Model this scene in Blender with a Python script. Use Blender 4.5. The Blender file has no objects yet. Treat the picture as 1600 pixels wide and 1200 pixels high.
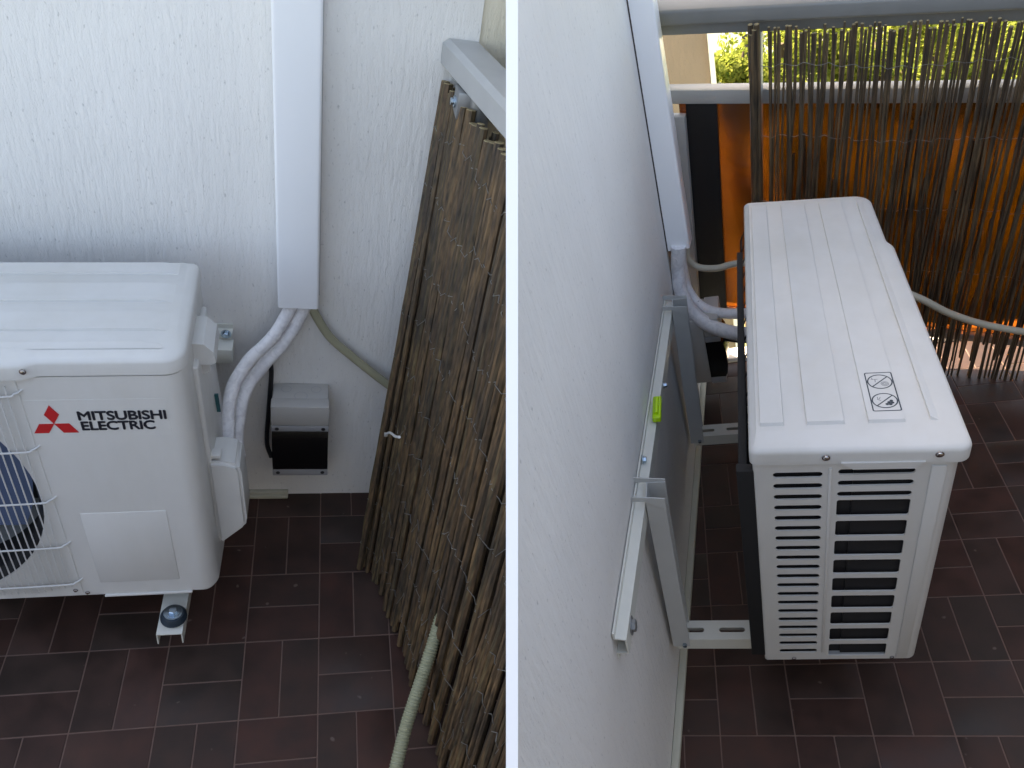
import bpy, bmesh, math, random
from mathutils import Matrix, Vector, noise
R_ = math.radians
random.seed(11)
SC = bpy.context.scene
COL = SC.collection

# ------------------------------------------------------------------ camera
UP = Vector((-0.0367, 0.7979, 0.6017)).normalized()          # world up seen in camera axes
XW = (Vector((1, 0, 0)) - UP * UP.x).normalized()
YW = UP.cross(XW)
CAMR = Matrix((XW, YW, UP))                                   # camera axes -> world axes
CAM = Matrix.Translation((0, 0, 1.5)) @ CAMR.to_4x4()
cd = bpy.data.cameras.new("camera")
cam = bpy.data.objects.new("camera", cd)
COL.objects.link(cam)
cam.matrix_world = CAM
cd.sensor_width = 36.0
cd.lens = 36.0 * 1250.0 / 1600.0
cd.clip_start = 0.02
cd.clip_end = 2000
SC.camera = cam

# ------------------------------------------------------------------ light
SUN_DIR = Vector((-0.60, 0.68, 0.60)).normalized()            # towards the sun
world = bpy.data.worlds.new("World")
SC.world = world
world.use_nodes = True
wn = world.node_tree.nodes
sky = wn.new("ShaderNodeTexSky")
sky.sky_type = 'NISHITA'
sky.sun_disc = False
sky.dust_density = 2.0
sky.ozone_density = .1
sky.air_density = .7
sky.sun_elevation = math.asin(SUN_DIR.z)
sky.sun_rotation = math.atan2(SUN_DIR.x, SUN_DIR.y)
world.node_tree.links.new(sky.outputs[0], wn["Background"].inputs[0])
wn["Background"].inputs[1].default_value = 0.09
sl = bpy.data.lights.new("sun", 'SUN')
sl.energy = 2.8
sl.angle = R_(0.53)
sl.color = (1.0, 0.93, 0.80)
sun = bpy.data.objects.new("sun", sl)
COL.objects.link(sun)
sun.rotation_euler = (-SUN_DIR).to_track_quat('-Z', 'Y').to_euler()
SC.view_settings.view_transform = 'Standard'
SC.view_settings.look = 'None'
SC.view_settings.gamma = 1
SC.view_settings.exposure = 3.4
SC.view_settings.use_white_balance = True
SC.view_settings.white_balance_temperature = 8500
SC.view_settings.white_balance_tint = 10
SC.cycles.max_bounces = 8
SC.cycles.transparent_max_bounces = 24
SC.cycles.use_denoising = True

# ------------------------------------------------------------------ frames of the two balcony bays
def M34(r):
    return CAM @ Matrix((r[0], r[1], r[2], (0, 0, 0, 1)))
BAY_L = M34([[0.97325, -0.16371, 0.16123, -1.41734], [-0.02036, 0.63747, 0.77021, -0.34822], [-0.22887, -0.75288, 0.61708, -1.68671]])
UNIT_L = M34([[0.9811, -0.16116, 0.10713, -1.39315], [0.01584, 0.61858, 0.78556, -0.23269], [-0.19287, -0.76902, 0.60944, -1.59414]])
TAPER_L = [0.0001, 0.0047, 0.0037, 0.0, 0.0002, 0.0002, 0.0, 0.0, 0.0, 0.0001, -0.0027, -0.0047, -0.0012, -0.0052, -0.0038, 0.0076, 0.0011, -0.0011, 0.0, 0.0, 0.0, -0.0065, 0.002, 0.0057]
BAY_R = M34([[0.16449, -0.95842, -0.2332, 0.51319], [0.60195, -0.08975, 0.79347, -0.64107], [-0.78141, -0.27089, 0.56215, -1.6158]])
UNIT_R = M34([[0.18622, -0.96191, -0.20012, 0.47821], [0.62841, -0.03997, 0.77685, -0.52205], [-0.75526, -0.27043, 0.59703, -1.53148]])
TAPER_R = [0.0072, 0.0062, 0.0033, -0.0006, -0.0067, 0.0021, -0.0072, -0.0056, -0.0045, -0.0005, 0.0081, -0.0009, 0.0, 0.0, 0.0, -0.0008, 0.008, -0.0043, 0.0, 0.0, 0.0, 0.002, -0.01, 0.0043]
FENCE_R = M34([[0.3913, -0.8931, -0.22194, 0.71695], [0.71833, 0.14568, 0.68028, 0.1046], [-0.57523, -0.42562, 0.69854, -2.58377]])

def at(frame, px, py, ax, val):
    """bay coordinates of the point seen at px,py of the photograph on the plane (axis ax = val) of that frame"""
    inv = frame.inverted() @ CAM
    o = inv.translation
    d = inv.to_3x3() @ Vector(((px - 800) / 1250, -(py - 600) / 1250, -1))
    return o + d * ((val - o[ax]) / d[ax])

# ------------------------------------------------------------------ materials
MAT = {}
def ramp(n, stops):
    r = n.new("ShaderNodeValToRGB")
    while len(r.color_ramp.elements) < len(stops): r.color_ramp.elements.new(.5)
    for e, (p, c) in zip(r.color_ramp.elements, stops):
        e.position = p; e.color = (*c, 1) if len(c) == 3 else c
    return r

def mat(name, col=(.8, .8, .8), rough=.5, metal=0.0, spec=.5, var=0.0, bump=0.0, scale=40, coat=0.0, trans=0.0):
    m = bpy.data.materials.new(name); MAT[name] = m
    m.use_nodes = True
    n = m.node_tree.nodes; l = m.node_tree.links
    b = n["Principled BSDF"]
    b.inputs["Base Color"].default_value = (*col, 1)
    b.inputs["Roughness"].default_value = rough
    b.inputs["Metallic"].default_value = metal
    b.inputs["Specular IOR Level"].default_value = spec
    b.inputs["Coat Weight"].default_value = coat
    tc = n.new("ShaderNodeTexCoord")
    if var or bump:
        t = n.new("ShaderNodeTexNoise"); t.inputs["Scale"].default_value = scale; t.inputs["Detail"].default_value = 6
        l.new(tc.outputs["Object"], t.inputs["Vector"])
        if var:
            mx = n.new("ShaderNodeMix"); mx.data_type = 'RGBA'
            mx.inputs[6].default_value = (*[c * (1 - var) for c in col], 1)
            mx.inputs[7].default_value = (*[min(1, c * (1 + var)) for c in col], 1)
            l.new(t.outputs["Fac"], mx.inputs[0]); l.new(mx.outputs[2], b.inputs["Base Color"])
        if bump:
            bp = n.new("ShaderNodeBump"); bp.inputs["Strength"].default_value = bump; bp.inputs["Distance"].default_value = .002
            l.new(t.outputs["Fac"], bp.inputs["Height"]); l.new(bp.outputs[0], b.inputs["Normal"])
    return m

mat("casing", (.60, .595, .575), .36, var=.025, bump=.03, scale=25, spec=.45)
mat("casing_dark", (.50, .49, .47), .5)
def weather():
    m = MAT["casing"]; n = m.node_tree.nodes; l = m.node_tree.links; b = n["Principled BSDF"]
    src = b.inputs["Base Color"].links[0].from_socket
    tc = n.new("ShaderNodeTexCoord"); mp = n.new("ShaderNodeMapping"); mp.inputs["Scale"].default_value = (1, 1, .25); l.new(tc.outputs["Object"], mp.inputs["Vector"])
    t = n.new("ShaderNodeTexNoise"); t.inputs["Scale"].default_value = 7; t.inputs["Detail"].default_value = 8; t.inputs["Roughness"].default_value = .65; l.new(mp.outputs[0], t.inputs["Vector"])
    r = ramp(n, [(.34, (.92, .91, .885)), (.60, (1, 1, 1))]); l.new(t.outputs["Fac"], r.inputs[0])
    x = n.new("ShaderNodeMix"); x.data_type = 'RGBA'; x.blend_type = 'MULTIPLY'; x.inputs[0].default_value = .8
    l.new(src, x.inputs[6]); l.new(r.outputs[0], x.inputs[7]); l.new(x.outputs[2], b.inputs["Base Color"])
    t2 = n.new("ShaderNodeTexNoise"); t2.inputs["Scale"].default_value = 30; t2.inputs["Detail"].default_value = 5; l.new(tc.outputs["Object"], t2.inputs["Vector"])
    q = ramp(n, [(.3, (.30,) * 3), (.7, (.48,) * 3)]); l.new(t2.outputs["Fac"], q.inputs[0]); l.new(q.outputs[0], b.inputs["Roughness"])
weather()
mat("duct_plastic", (.84, .85, .86), .3, var=.015, scale=6)
mat("black_plastic", (.012, .012, .014), .45)
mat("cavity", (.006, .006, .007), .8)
mat("coil_fins", (.02, .02, .022), .55, metal=.3)
mat("screw_metal", (.55, .55, .57), .25, metal=1)
mat("galvanised", (.30, .31, .32), .42, metal=.75, var=.2, scale=30)
mat("zinc_bolt", (.42, .52, .60), .22, metal=1, var=.3, scale=60)
mat("bracket_paint", (.66, .66, .60), .42, var=.05, scale=30, bump=.1)
mat("bracket_grey", (.50, .51, .50), .45, var=.06, scale=30)
mat("rail_paint", (.40, .405, .40), .4, var=.12, scale=18, bump=.15)
mat("rail_dark", (.20, .205, .20), .45, var=.12, scale=18, bump=.15)
mat("seam_shadow", (.05, .04, .035), .7)  # shadow line along the right duct's edge, painted as dark colour
mat("rubber", (.015, .03, .045), .45)
mat("fan_blue", (.07, .11, .20), .35)
mat("wire_white", (.55, .55, .54), .4)
mat("hose_olive", (.36, .34, .23), .5, var=.08, scale=30)
mat("hose_grey", (.29, .30, .20), .45, var=.06, scale=30)
mat("hose_beige", (.50, .47, .38), .5, var=.08, scale=30)
mat("box_grey", (.50, .48, .45), .5, var=.04, scale=20)
mat("box_lip", (.36, .36, .37), .45)
mat("smoked_cover", (.005, .0045, .005), .22, spec=.3)
mat("logo_red", (.50, .018, .022), .4)
mat("logo_black", (.012, .014, .022), .4)
mat("label_grey", (.60, .615, .62), .4)
mat("sticker_ink", (.02, .035, .05), .5)
mat("level_green", (.45, .75, .02), .3)
mat("skirting", (.50, .49, .40), .6, var=.1, scale=30)
mat("tie_white", (.42, .42, .41), .4)
mat("blocker_dark", (.025, .028, .032), .6, var=.1, scale=3)
mat("black_strip", (.010, .010, .011), .6, var=.3, scale=12)
mat("tie_wire", (.22, .22, .21), .45, metal=.6)
mat("dark_wire", (.06, .06, .06), .4, metal=.8)
mat("teal_film", (.01, .08, .09), .3)
mat("roof_white", (.78, .74, .72), .7, var=.05, scale=2)
mat("divider_white", (.86, .86, .86), .6)
mat("bark", (.10, .07, .045), .9, var=.3, scale=8, bump=.4)

def nodes_of(name, col=(.5, .5, .5), rough=.6):
    m = mat(name, col, rough); n = m.node_tree.nodes
    return m, n, m.node_tree.links, n["Principled BSDF"], n["Texture Coordinate"]

def plaster(name, col, spots=.5):
    m, n, l, b, tc = nodes_of(name, col, .85)
    mp = n.new("ShaderNodeMapping"); mp.inputs["Scale"].default_value = (1, 1, .28)      # drips run down the wall
    l.new(tc.outputs["Object"], mp.inputs["Vector"])
    g1 = n.new("ShaderNodeTexNoise"); g1.inputs["Scale"].default_value = 150; g1.inputs["Detail"].default_value = 5; g1.inputs["Roughness"].default_value = .6
    g2 = n.new("ShaderNodeTexNoise"); g2.inputs["Scale"].default_value = 420; g2.inputs["Detail"].default_value = 3
    g3 = n.new("ShaderNodeTexNoise"); g3.inputs["Scale"].default_value = 2.2; g3.inputs["Detail"].default_value = 4
    wv = n.new("ShaderNodeTexNoise"); wv.inputs["Scale"].default_value = 55; wv.inputs["Detail"].default_value = 3
    mp2 = n.new("ShaderNodeMapping"); mp2.inputs["Scale"].default_value = (1.2, 1.2, .22)
    l.new(tc.outputs["Object"], mp2.inputs["Vector"]); l.new(mp2.outputs[0], wv.inputs["Vector"])
    l.new(mp.outputs[0], g1.inputs["Vector"]); l.new(tc.outputs["Object"], g2.inputs["Vector"]); l.new(tc.outputs["Object"], g3.inputs["Vector"])
    a = n.new("ShaderNodeMath"); a.operation = 'MULTIPLY_ADD'; a.inputs[1].default_value = .35
    l.new(g2.outputs["Fac"], a.inputs[0]); l.new(g1.outputs["Fac"], a.inputs[2])
    a2 = n.new("ShaderNodeMath"); a2.operation = 'MULTIPLY_ADD'; a2.inputs[1].default_value = .38
    rw = ramp(n, [(.42, (0, 0, 0)), (.58, (1, 1, 1))]); l.new(wv.outputs["Fac"], rw.inputs[0])
    l.new(rw.outputs[0], a2.inputs[0]); l.new(a.outputs[0], a2.inputs[2])
    bp = n.new("ShaderNodeBump"); bp.inputs["Strength"].default_value = .75; bp.inputs["Distance"].default_value = .0022
    l.new(a2.outputs[0], bp.inputs["Height"]); l.new(bp.outputs[0], b.inputs["Normal"])
    # random darker specks, faint clouding
    vo = n.new("ShaderNodeTexNoise"); vo.inputs["Scale"].default_value = 170; vo.inputs["Detail"].default_value = 2
    mp3 = n.new("ShaderNodeMapping"); mp3.inputs["Scale"].default_value = (1, 1, .45); l.new(tc.outputs["Object"], mp3.inputs["Vector"]); l.new(mp3.outputs[0], vo.inputs["Vector"])
    rs = ramp(n, [(.25, (1, 1, 1)), (.36, (0, 0, 0))]); l.new(vo.outputs["Fac"], rs.inputs[0])
    mx = n.new("ShaderNodeMix"); mx.data_type = 'RGBA'
    mx.inputs[7].default_value = (*[c * .32 for c in col], 1)
    rc = ramp(n, [(.3, tuple(c * .88 for c in col)), (.68, col)]); l.new(g3.outputs["Fac"], rc.inputs[0])
    sm = n.new("ShaderNodeMath"); sm.operation = 'MULTIPLY'; sm.inputs[1].default_value = spots
    l.new(rs.outputs[0], sm.inputs[0]); l.new(sm.outputs[0], mx.inputs[0]); l.new(rc.outputs[0], mx.inputs[6])
    l.new(mx.outputs[2], b.inputs["Base Color"])
    return m
plaster("plaster", (.84, .82, .785), .42)
plaster("plaster_warm_lit", (.74, .68, .55), .4)  # warm light on the wall's far end, put into its colour
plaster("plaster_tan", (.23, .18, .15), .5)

def tile_mat():
    m, n, l, b, tc = nodes_of("tile", (.06, .03, .03), .38)
    g = n.new("ShaderNodeNewGeometry")
    rp = ramp(n, [(0, (.044, .028, .022)), (.35, (.052, .027, .021)), (.7, (.061, .0265, .020)), (1, (.046, .029, .023))])
    l.new(g.outputs["Random Per Island"], rp.inputs[0])
    t = n.new("ShaderNodeTexNoise"); t.inputs["Scale"].default_value = 14; t.inputs["Detail"].default_value = 8
    l.new(tc.outputs["Object"], t.inputs["Vector"])
    r2 = ramp(n, [(.3, (.62, .7, .72)), (.72, (1.25, 1.15, 1.12))]); l.new(t.outputs["Fac"], r2.inputs[0])
    mm = n.new("ShaderNodeMix"); mm.data_type = 'RGBA'; mm.blend_type = 'MULTIPLY'; mm.inputs[0].default_value = 1
    l.new(rp.outputs[0], mm.inputs[6]); l.new(r2.outputs[0], mm.inputs[7])
    t3 = n.new("ShaderNodeTexNoise"); t3.inputs["Scale"].default_value = 38; t3.inputs["Detail"].default_value = 1
    l.new(tc.outputs["Object"], t3.inputs["Vector"])
    r3 = ramp(n, [(.76, (0, 0, 0)), (.80, (1, 1, 1))]); l.new(t3.outputs["Fac"], r3.inputs[0])
    m3 = n.new("ShaderNodeMix"); m3.data_type = 'RGBA'; m3.inputs[7].default_value = (.22, .17, .15, 1)
    s3 = n.new("ShaderNodeMath"); s3.operation = 'MULTIPLY'; s3.inputs[1].default_value = .45
    l.new(r3.outputs[0], s3.inputs[0]); l.new(s3.outputs[0], m3.inputs[0]); l.new(mm.outputs[2], m3.inputs[6])
    l.new(m3.outputs[2], b.inputs["Base Color"])
    b.inputs["Specular IOR Level"].default_value = .32
    r4 = ramp(n, [(.35, (.42,) * 3), (.7, (.66,) * 3)]); l.new(t.outputs["Fac"], r4.inputs[0]); l.new(r4.outputs[0], b.inputs["Roughness"])
    t2 = n.new("ShaderNodeTexNoise"); t2.inputs["Scale"].default_value = 160; l.new(tc.outputs["Object"], t2.inputs["Vector"])
    bp = n.new("ShaderNodeBump"); bp.inputs["Strength"].default_value = .12; bp.inputs["Distance"].default_value = .001
    l.new(t2.outputs["Fac"], bp.inputs["Height"]); l.new(bp.outputs[0], b.inputs["Normal"])
tile_mat()
mat("grout", (.17, .105, .085), .85, var=.25, scale=40)

def reed_mat(name, cols, tr=0):
    m, n, l, b, tc = nodes_of(name, cols[0], .62)
    g = n.new("ShaderNodeObjectInfo")
    rp = ramp(n, [(i / (len(cols) - 1), c) for i, c in enumerate(cols)])
    gi = n.new("ShaderNodeNewGeometry")
    ad = n.new("ShaderNodeMath"); ad.operation = 'ADD'; l.new(g.outputs["Random"], ad.inputs[0]); l.new(gi.outputs["Random Per Island"], ad.inputs[1])
    fr = n.new("ShaderNodeMath"); fr.operation = 'FRACT'; l.new(ad.outputs[0], fr.inputs[0]); l.new(fr.outputs[0], rp.inputs[0])
    mp = n.new("ShaderNodeMapping"); mp.inputs["Scale"].default_value = (1, 1, .06); l.new(tc.outputs["Object"], mp.inputs["Vector"])
    t = n.new("ShaderNodeTexNoise"); t.inputs["Scale"].default_value = 190; t.inputs["Detail"].default_value = 5; l.new(mp.outputs[0], t.inputs["Vector"])
    r2 = ramp(n, [(.3, (.35, .35, .35)), (.7, (1.7, 1.6, 1.45))]); l.new(t.outputs["Fac"], r2.inputs[0])
    t2 = n.new("ShaderNodeTexNoise"); t2.inputs["Scale"].default_value = 9; t2.inputs["Detail"].default_value = 4; l.new(tc.outputs["Object"], t2.inputs["Vector"])
    r3 = ramp(n, [(.35, (.65, .65, .68)), (.68, (1.5, 1.35, 1.1))]); l.new(t2.outputs["Fac"], r3.inputs[0])
    mm = n.new("ShaderNodeMix"); mm.data_type = 'RGBA'; mm.blend_type = 'MULTIPLY'; mm.inputs[0].default_value = 1
    m2 = n.new("ShaderNodeMix"); m2.data_type = 'RGBA'; m2.blend_type = 'MULTIPLY'; m2.inputs[0].default_value = 1
    l.new(rp.outputs[0], mm.inputs[6]); l.new(r2.outputs[0], mm.inputs[7]); l.new(mm.outputs[2], m2.inputs[6]); l.new(r3.outputs[0], m2.inputs[7])
    l.new(m2.outputs[2], b.inputs["Base Color"])
    bp = n.new("ShaderNodeBump"); bp.inputs["Strength"].default_value = .6; bp.inputs["Distance"].default_value = .001
    l.new(t.outputs["Fac"], bp.inputs["Height"]); l.new(bp.outputs[0], b.inputs["Normal"])
reed_mat("reed", [(.060, .040, .025), (.100, .070, .042), (.040, .031, .023), (.078, .062, .036), (.066, .042, .026)])
reed_mat("reed_thin", [(.066, .049, .034), (.098, .076, .052), (.050, .040, .030)])
mat("reed_end", (.34, .27, .15), .8, var=.2, scale=200)

def wrap_mat():
    m, n, l, b, tc = nodes_of("pipe_wrap", (.84, .83, .84), .5)
    t = n.new("ShaderNodeTexNoise"); t.inputs["Scale"].default_value = 60; t.inputs["Detail"].default_value = 5; t.inputs["Distortion"].default_value = 1.2
    l.new(tc.outputs["Object"], t.inputs["Vector"])
    rc = ramp(n, [(.25, (.66, .65, .67)), (.6, (.87, .86, .87))]); l.new(t.outputs["Fac"], rc.inputs[0]); l.new(rc.outputs[0], b.inputs["Base Color"])
    bp = n.new("ShaderNodeBump"); bp.inputs["Strength"].default_value = .6; bp.inputs["Distance"].default_value = .0022
    l.new(t.outputs["Fac"], bp.inputs["Height"]); l.new(bp.outputs[0], b.inputs["Normal"])
wrap_mat()

def amber_mat():
    m = bpy.data.materials.new("amber_glass"); MAT["amber_glass"] = m; m.use_nodes = True
    n = m.node_tree.nodes; l = m.node_tree.links; n.clear()
    out = n.new("ShaderNodeOutputMaterial")
    tr = n.new("ShaderNodeBsdfRefraction"); tr.inputs[0].default_value = (.66, .34, .13, 1); tr.inputs["Roughness"].default_value = .24; tr.inputs["IOR"].default_value = 1.12
    gl = n.new("ShaderNodeBsdfGlossy"); gl.inputs["Roughness"].default_value = .08; gl.inputs[0].default_value = (.8, .8, .8, 1)
    df = n.new("ShaderNodeBsdfDiffuse"); df.inputs[0].default_value = (.085, .042, .018, 1)
    m1 = n.new("ShaderNodeMixShader"); m1.inputs[0].default_value = .35; l.new(tr.outputs[0], m1.inputs[1]); l.new(df.outputs[0], m1.inputs[2])
    m2 = n.new("ShaderNodeMixShader"); m2.inputs[0].default_value = .05; l.new(m1.outputs[0], m2.inputs[1]); l.new(gl.outputs[0], m2.inputs[2])
    l.new(m2.outputs[0], out.inputs[0])
amber_mat()

def leaf_mat(name, c1, c2):
    m = bpy.data.materials.new(name); MAT[name] = m; m.use_nodes = True
    n = m.node_tree.nodes; l = m.node_tree.links; n.clear()
    out = n.new("ShaderNodeOutputMaterial"); g = n.new("ShaderNodeNewGeometry")
    rp = ramp(n, [(0, c1), (1, c2)]); l.new(g.outputs["Random Per Island"], rp.inputs[0])
    d = n.new("ShaderNodeBsdfDiffuse"); t = n.new("ShaderNodeBsdfTranslucent"); mx = n.new("ShaderNodeMixShader"); mx.inputs[0].default_value = .5
    l.new(rp.outputs[0], d.inputs[0]); l.new(rp.outputs[0], t.inputs[0]); l.new(d.outputs[0], mx.inputs[1]); l.new(t.outputs[0], mx.inputs[2]); l.new(mx.outputs[0], out.inputs[0])
leaf_mat("leaves_lime", (.12, .17, .03), (.34, .36, .08))
leaf_mat("leaves_green", (.07, .11, .025), (.25, .29, .07))
mat("ground_grass", (.20, .22, .08), .9, var=.5, scale=.4)

# ------------------------------------------------------------------ mesh helpers
class MB:
    def __init__(s):
        s.v = []; s.f = []; s.m = []; s.smooth = []
    def add(s, vs, fs, mi=0, smooth=False):
        o = len(s.v); s.v += [Vector(v) for v in vs]
        for f in fs: s.f.append(tuple(i + o for i in f)); s.m.append(mi); s.smooth.append(smooth)
        return s
    def box(s, lo, hi, mi=0, M=None):
        x0, y0, z0 = lo; x1, y1, z1 = hi
        vs = [Vector(p) for p in ((x0, y0, z0), (x1, y0, z0), (x1, y1, z0), (x0, y1, z0), (x0, y0, z1), (x1, y0, z1), (x1, y1, z1), (x0, y1, z1))]
        if M: vs = [M @ v for v in vs]
        return s.add(vs, [(0, 3, 2, 1), (4, 5, 6, 7), (0, 1, 5, 4), (1, 2, 6, 5), (2, 3, 7, 6), (3, 0, 4, 7)], mi)
    def prism(s, pts, off, mi=0, smooth=False, M=None):
        """pts: list of Vectors (planar loop), extruded by vector off"""
        a = [Vector(p) for p in pts]; b = [p + Vector(off) for p in a]
        if M: a = [M @ p for p in a]; b = [M @ p for p in b]
        n = len(a)
        s.add(a + b, [tuple(range(n))[::-1], tuple(range(n, 2 * n))], mi)
        o = len(s.v) - 2 * n
        for i in range(n):
            j = (i + 1) % n; s.f.append((o + i, o + j, o + n + j, o + n + i)); s.m.append(mi); s.smooth.append(smooth)
        return s
    def tube(s, path, rad, seg=12, mi=0, smooth=True, caps=True, squash=None):
        """path: Vectors; rad: number or function of (i, angle)"""
        path = [Vector(p) for p in path]; n = len(path); o = len(s.v)
        up = None
        for i, p in enumerate(path):
            t = (path[min(i + 1, n - 1)] - path[max(i - 1, 0)]).normalized()
            if up is None:
                up = Vector((0, 0, 1)) if abs(t.z) < .9 else Vector((1, 0, 0))
            a = t.cross(up)
            if a.length < 1e-5: a = t.orthogonal()
            a.normalize(); b = a.cross(t).normalized(); up = b
            for k in range(seg):
                an = 2 * math.pi * k / seg
                r = rad(i, an) if callable(rad) else (rad[i] if isinstance(rad, (list, tuple)) else rad)
                s.v.append(p + a * math.cos(an) * r + b * math.sin(an) * r)
        for i in range(n - 1):
            for k in range(seg):
                k2 = (k + 1) % seg
                s.f.append((o + i * seg + k, o + (i + 1) * seg + k, o + (i + 1) * seg + k2, o + i * seg + k2)); s.m.append(mi); s.smooth.append(smooth)
        if caps:
            s.f.append(tuple(o + k for k in range(seg))); s.m.append(mi); s.smooth.append(False)
            s.f.append(tuple(o + (n - 1) * seg + k for k in range(seg))[::-1]); s.m.append(mi); s.smooth.append(False)
        return s
    def lathe(s, c, axis, prof, seg=24, mi=0, smooth=True):
        """prof: (radius, height) pairs along axis from point c"""
        c = Vector(c); ax = Vector(axis).normalized(); a = ax.orthogonal().normalized(); b = ax.cross(a); o = len(s.v)
        for r, h in prof:
            for k in range(seg):
                an = 2 * math.pi * k / seg; s.v.append(c + ax * h + (a * math.cos(an) + b * math.sin(an)) * r)
        for i in range(len(prof) - 1):
            for k in range(seg):
                k2 = (k + 1) % seg; s.f.append((o + i * seg + k, o + i * seg + k2, o + (i + 1) * seg + k2, o + (i + 1) * seg + k)); s.m.append(mi); s.smooth.append(smooth)
        s.f.append(tuple(o + k for k in range(seg))[::-1]); s.m.append(mi); s.smooth.append(False)
        s.f.append(tuple(o + (len(prof) - 1) * seg + k for k in range(seg))); s.m.append(mi); s.smooth.append(False)
        return s
    def bevelled_box(s, lo, hi, r=.002, seg=2, mi=0, M=None):
        bm = bmesh.new(); bmesh.ops.create_cube(bm, size=1)
        lo = Vector(lo); hi = Vector(hi)
        for v in bm.verts: v.co = Vector([(lo[k] + hi[k]) / 2 + v.co[k] * (hi[k] - lo[k]) for k in range(3)])
        bmesh.ops.bevel(bm, geom=bm.edges[:], offset=r, segments=seg, profile=.5, affect='EDGES')
        bm.verts.index_update()
        s.add([(M @ v.co if M else v.co) for v in bm.verts], [tuple(x.index for x in f.verts) for f in bm.faces], mi, True)
        bm.free(); return s
    def build(s, name, mats, parent=None, frame=None, base=None, warp=None, cut=None):
        me = bpy.data.meshes.new(name)
        vs = s.v
        if warp: vs = [warp(v) for v in vs]
        fs, ms, sm = s.f, s.m, s.smooth
        mats = [mats] if isinstance(mats, str) else mats
        if parent is not None: frame, base = parent['_f'], parent['_b']
        frame = FR[frame]; base = Vector(base)
        me.from_pydata([v - base for v in vs], [], fs)
        for m in mats: me.materials.append(MAT[m])
        for p, mi, k in zip(me.polygons, ms, sm): p.material_index = mi; p.use_smooth = k
        bm = bmesh.new(); bm.from_mesh(me)
        if cut:
            # end the piece where the added divider board stands
            W = frame @ Matrix.Translation(base); inv = W.inverted() @ CAM
            sgn = -1 if cut == 'L' else 1
            co = inv @ Vector((sgn * BOARD / 2 * 1.02, 0, 0)); no = (inv.to_3x3() @ Vector((sgn, 0, 0))).normalized()
            bmesh.ops.bisect_plane(bm, geom=bm.verts[:] + bm.edges[:] + bm.faces[:], plane_co=co, plane_no=no, clear_inner=True)
            bmesh.ops.holes_fill(bm, edges=[e for e in bm.edges if e.is_boundary and all(abs((v.co - co).dot(no)) < 1e-5 for v in e.verts)], sides=0) if s.__dict__.get('closed') else None
        bmesh.ops.recalc_face_normals(bm, faces=bm.faces[:]) if not s.__dict__.get('raw') else None
        bm.to_mesh(me); bm.free()
        if len(me.polygons) == 0: return None
        me.set_sharp_from_angle(angle=R_(35))
        o = bpy.data.objects.new(name, me); COL.objects.link(o)
        if parent is not None:
            o.parent = parent; o.matrix_parent_inverse = Matrix()
        else:
            o.matrix_world = frame @ Matrix.Translation(base)
        return o

BOARD = 0.0075
FR = {'L': BAY_L, 'R': BAY_R, 'UL': UNIT_L, 'UR': UNIT_R, 'FR': FENCE_R, 'W': Matrix()}
# frame of the plastered wall in the right bay (wall lies in its y = 0, x runs away from the camera)
def wall_frame():
    o = Vector((0, .178, 0)); ux = Vector((1, -.066, 0)).normalized(); uz = Vector((0, .04, 1)); uz = (uz - ux * uz.dot(ux)).normalized(); uy = uz.cross(ux)
    M = Matrix((ux, uy, uz)).transposed().to_4x4(); M.translation = o
    return BAY_R @ M
FR['WR'] = wall_frame()

def tag(o, label, cat, group=None, kind=None):
    if label: o["label"] = label
    if cat: o["category"] = cat
    if group: o["group"] = group
    if kind: o["kind"] = kind
    return o
def thing(name, label, cat, frame, base, group=None):
    o = bpy.data.objects.new(name, None); COL.objects.link(o); o.empty_display_size = .05
    o.matrix_world = FR[frame] @ Matrix.Translation(base)
    o['_f'] = frame; o['_b'] = list(base)
    return tag(o, label, cat, group)

def spline(pts, n=10):
    pts = [Vector(p) for p in pts]; out = []
    P = [pts[0] * 2 - pts[1]] + pts + [pts[-1] * 2 - pts[-2]]
    for i in range(1, len(P) - 2):
        for k in range(n):
            t = k / n; a, b, c, d = P[i - 1:i + 3]
            out.append(.5 * ((2 * b) + (-a + c) * t + (2 * a - 5 * b + 4 * c - d) * t * t + (-a + 3 * b - 3 * c + d) * t ** 3))
    out.append(pts[-1]); return out

def rrect(x0, x1, y0, y1, r, n=6):
    """rounded rectangle as 2-D points; r: radius or four radii (x1y1, x0y1, x0y0, x1y0)"""
    if not isinstance(r, (tuple, list)): r = (r,) * 4
    out = []
    for (cx, cy, rr, a0) in ((x1, y1, r[0], 0), (x0, y1, r[1], 90), (x0, y0, r[2], 180), (x1, y0, r[3], 270)):
        sx = -1 if cx == x1 else 1; sy = -1 if cy == y1 else 1
        for k in range(n + 1):
            a = R_(a0 + 90 * k / n); out.append((cx + sx * rr + rr * math.cos(a), cy + sy * rr + rr * math.sin(a)))
    return out

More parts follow.
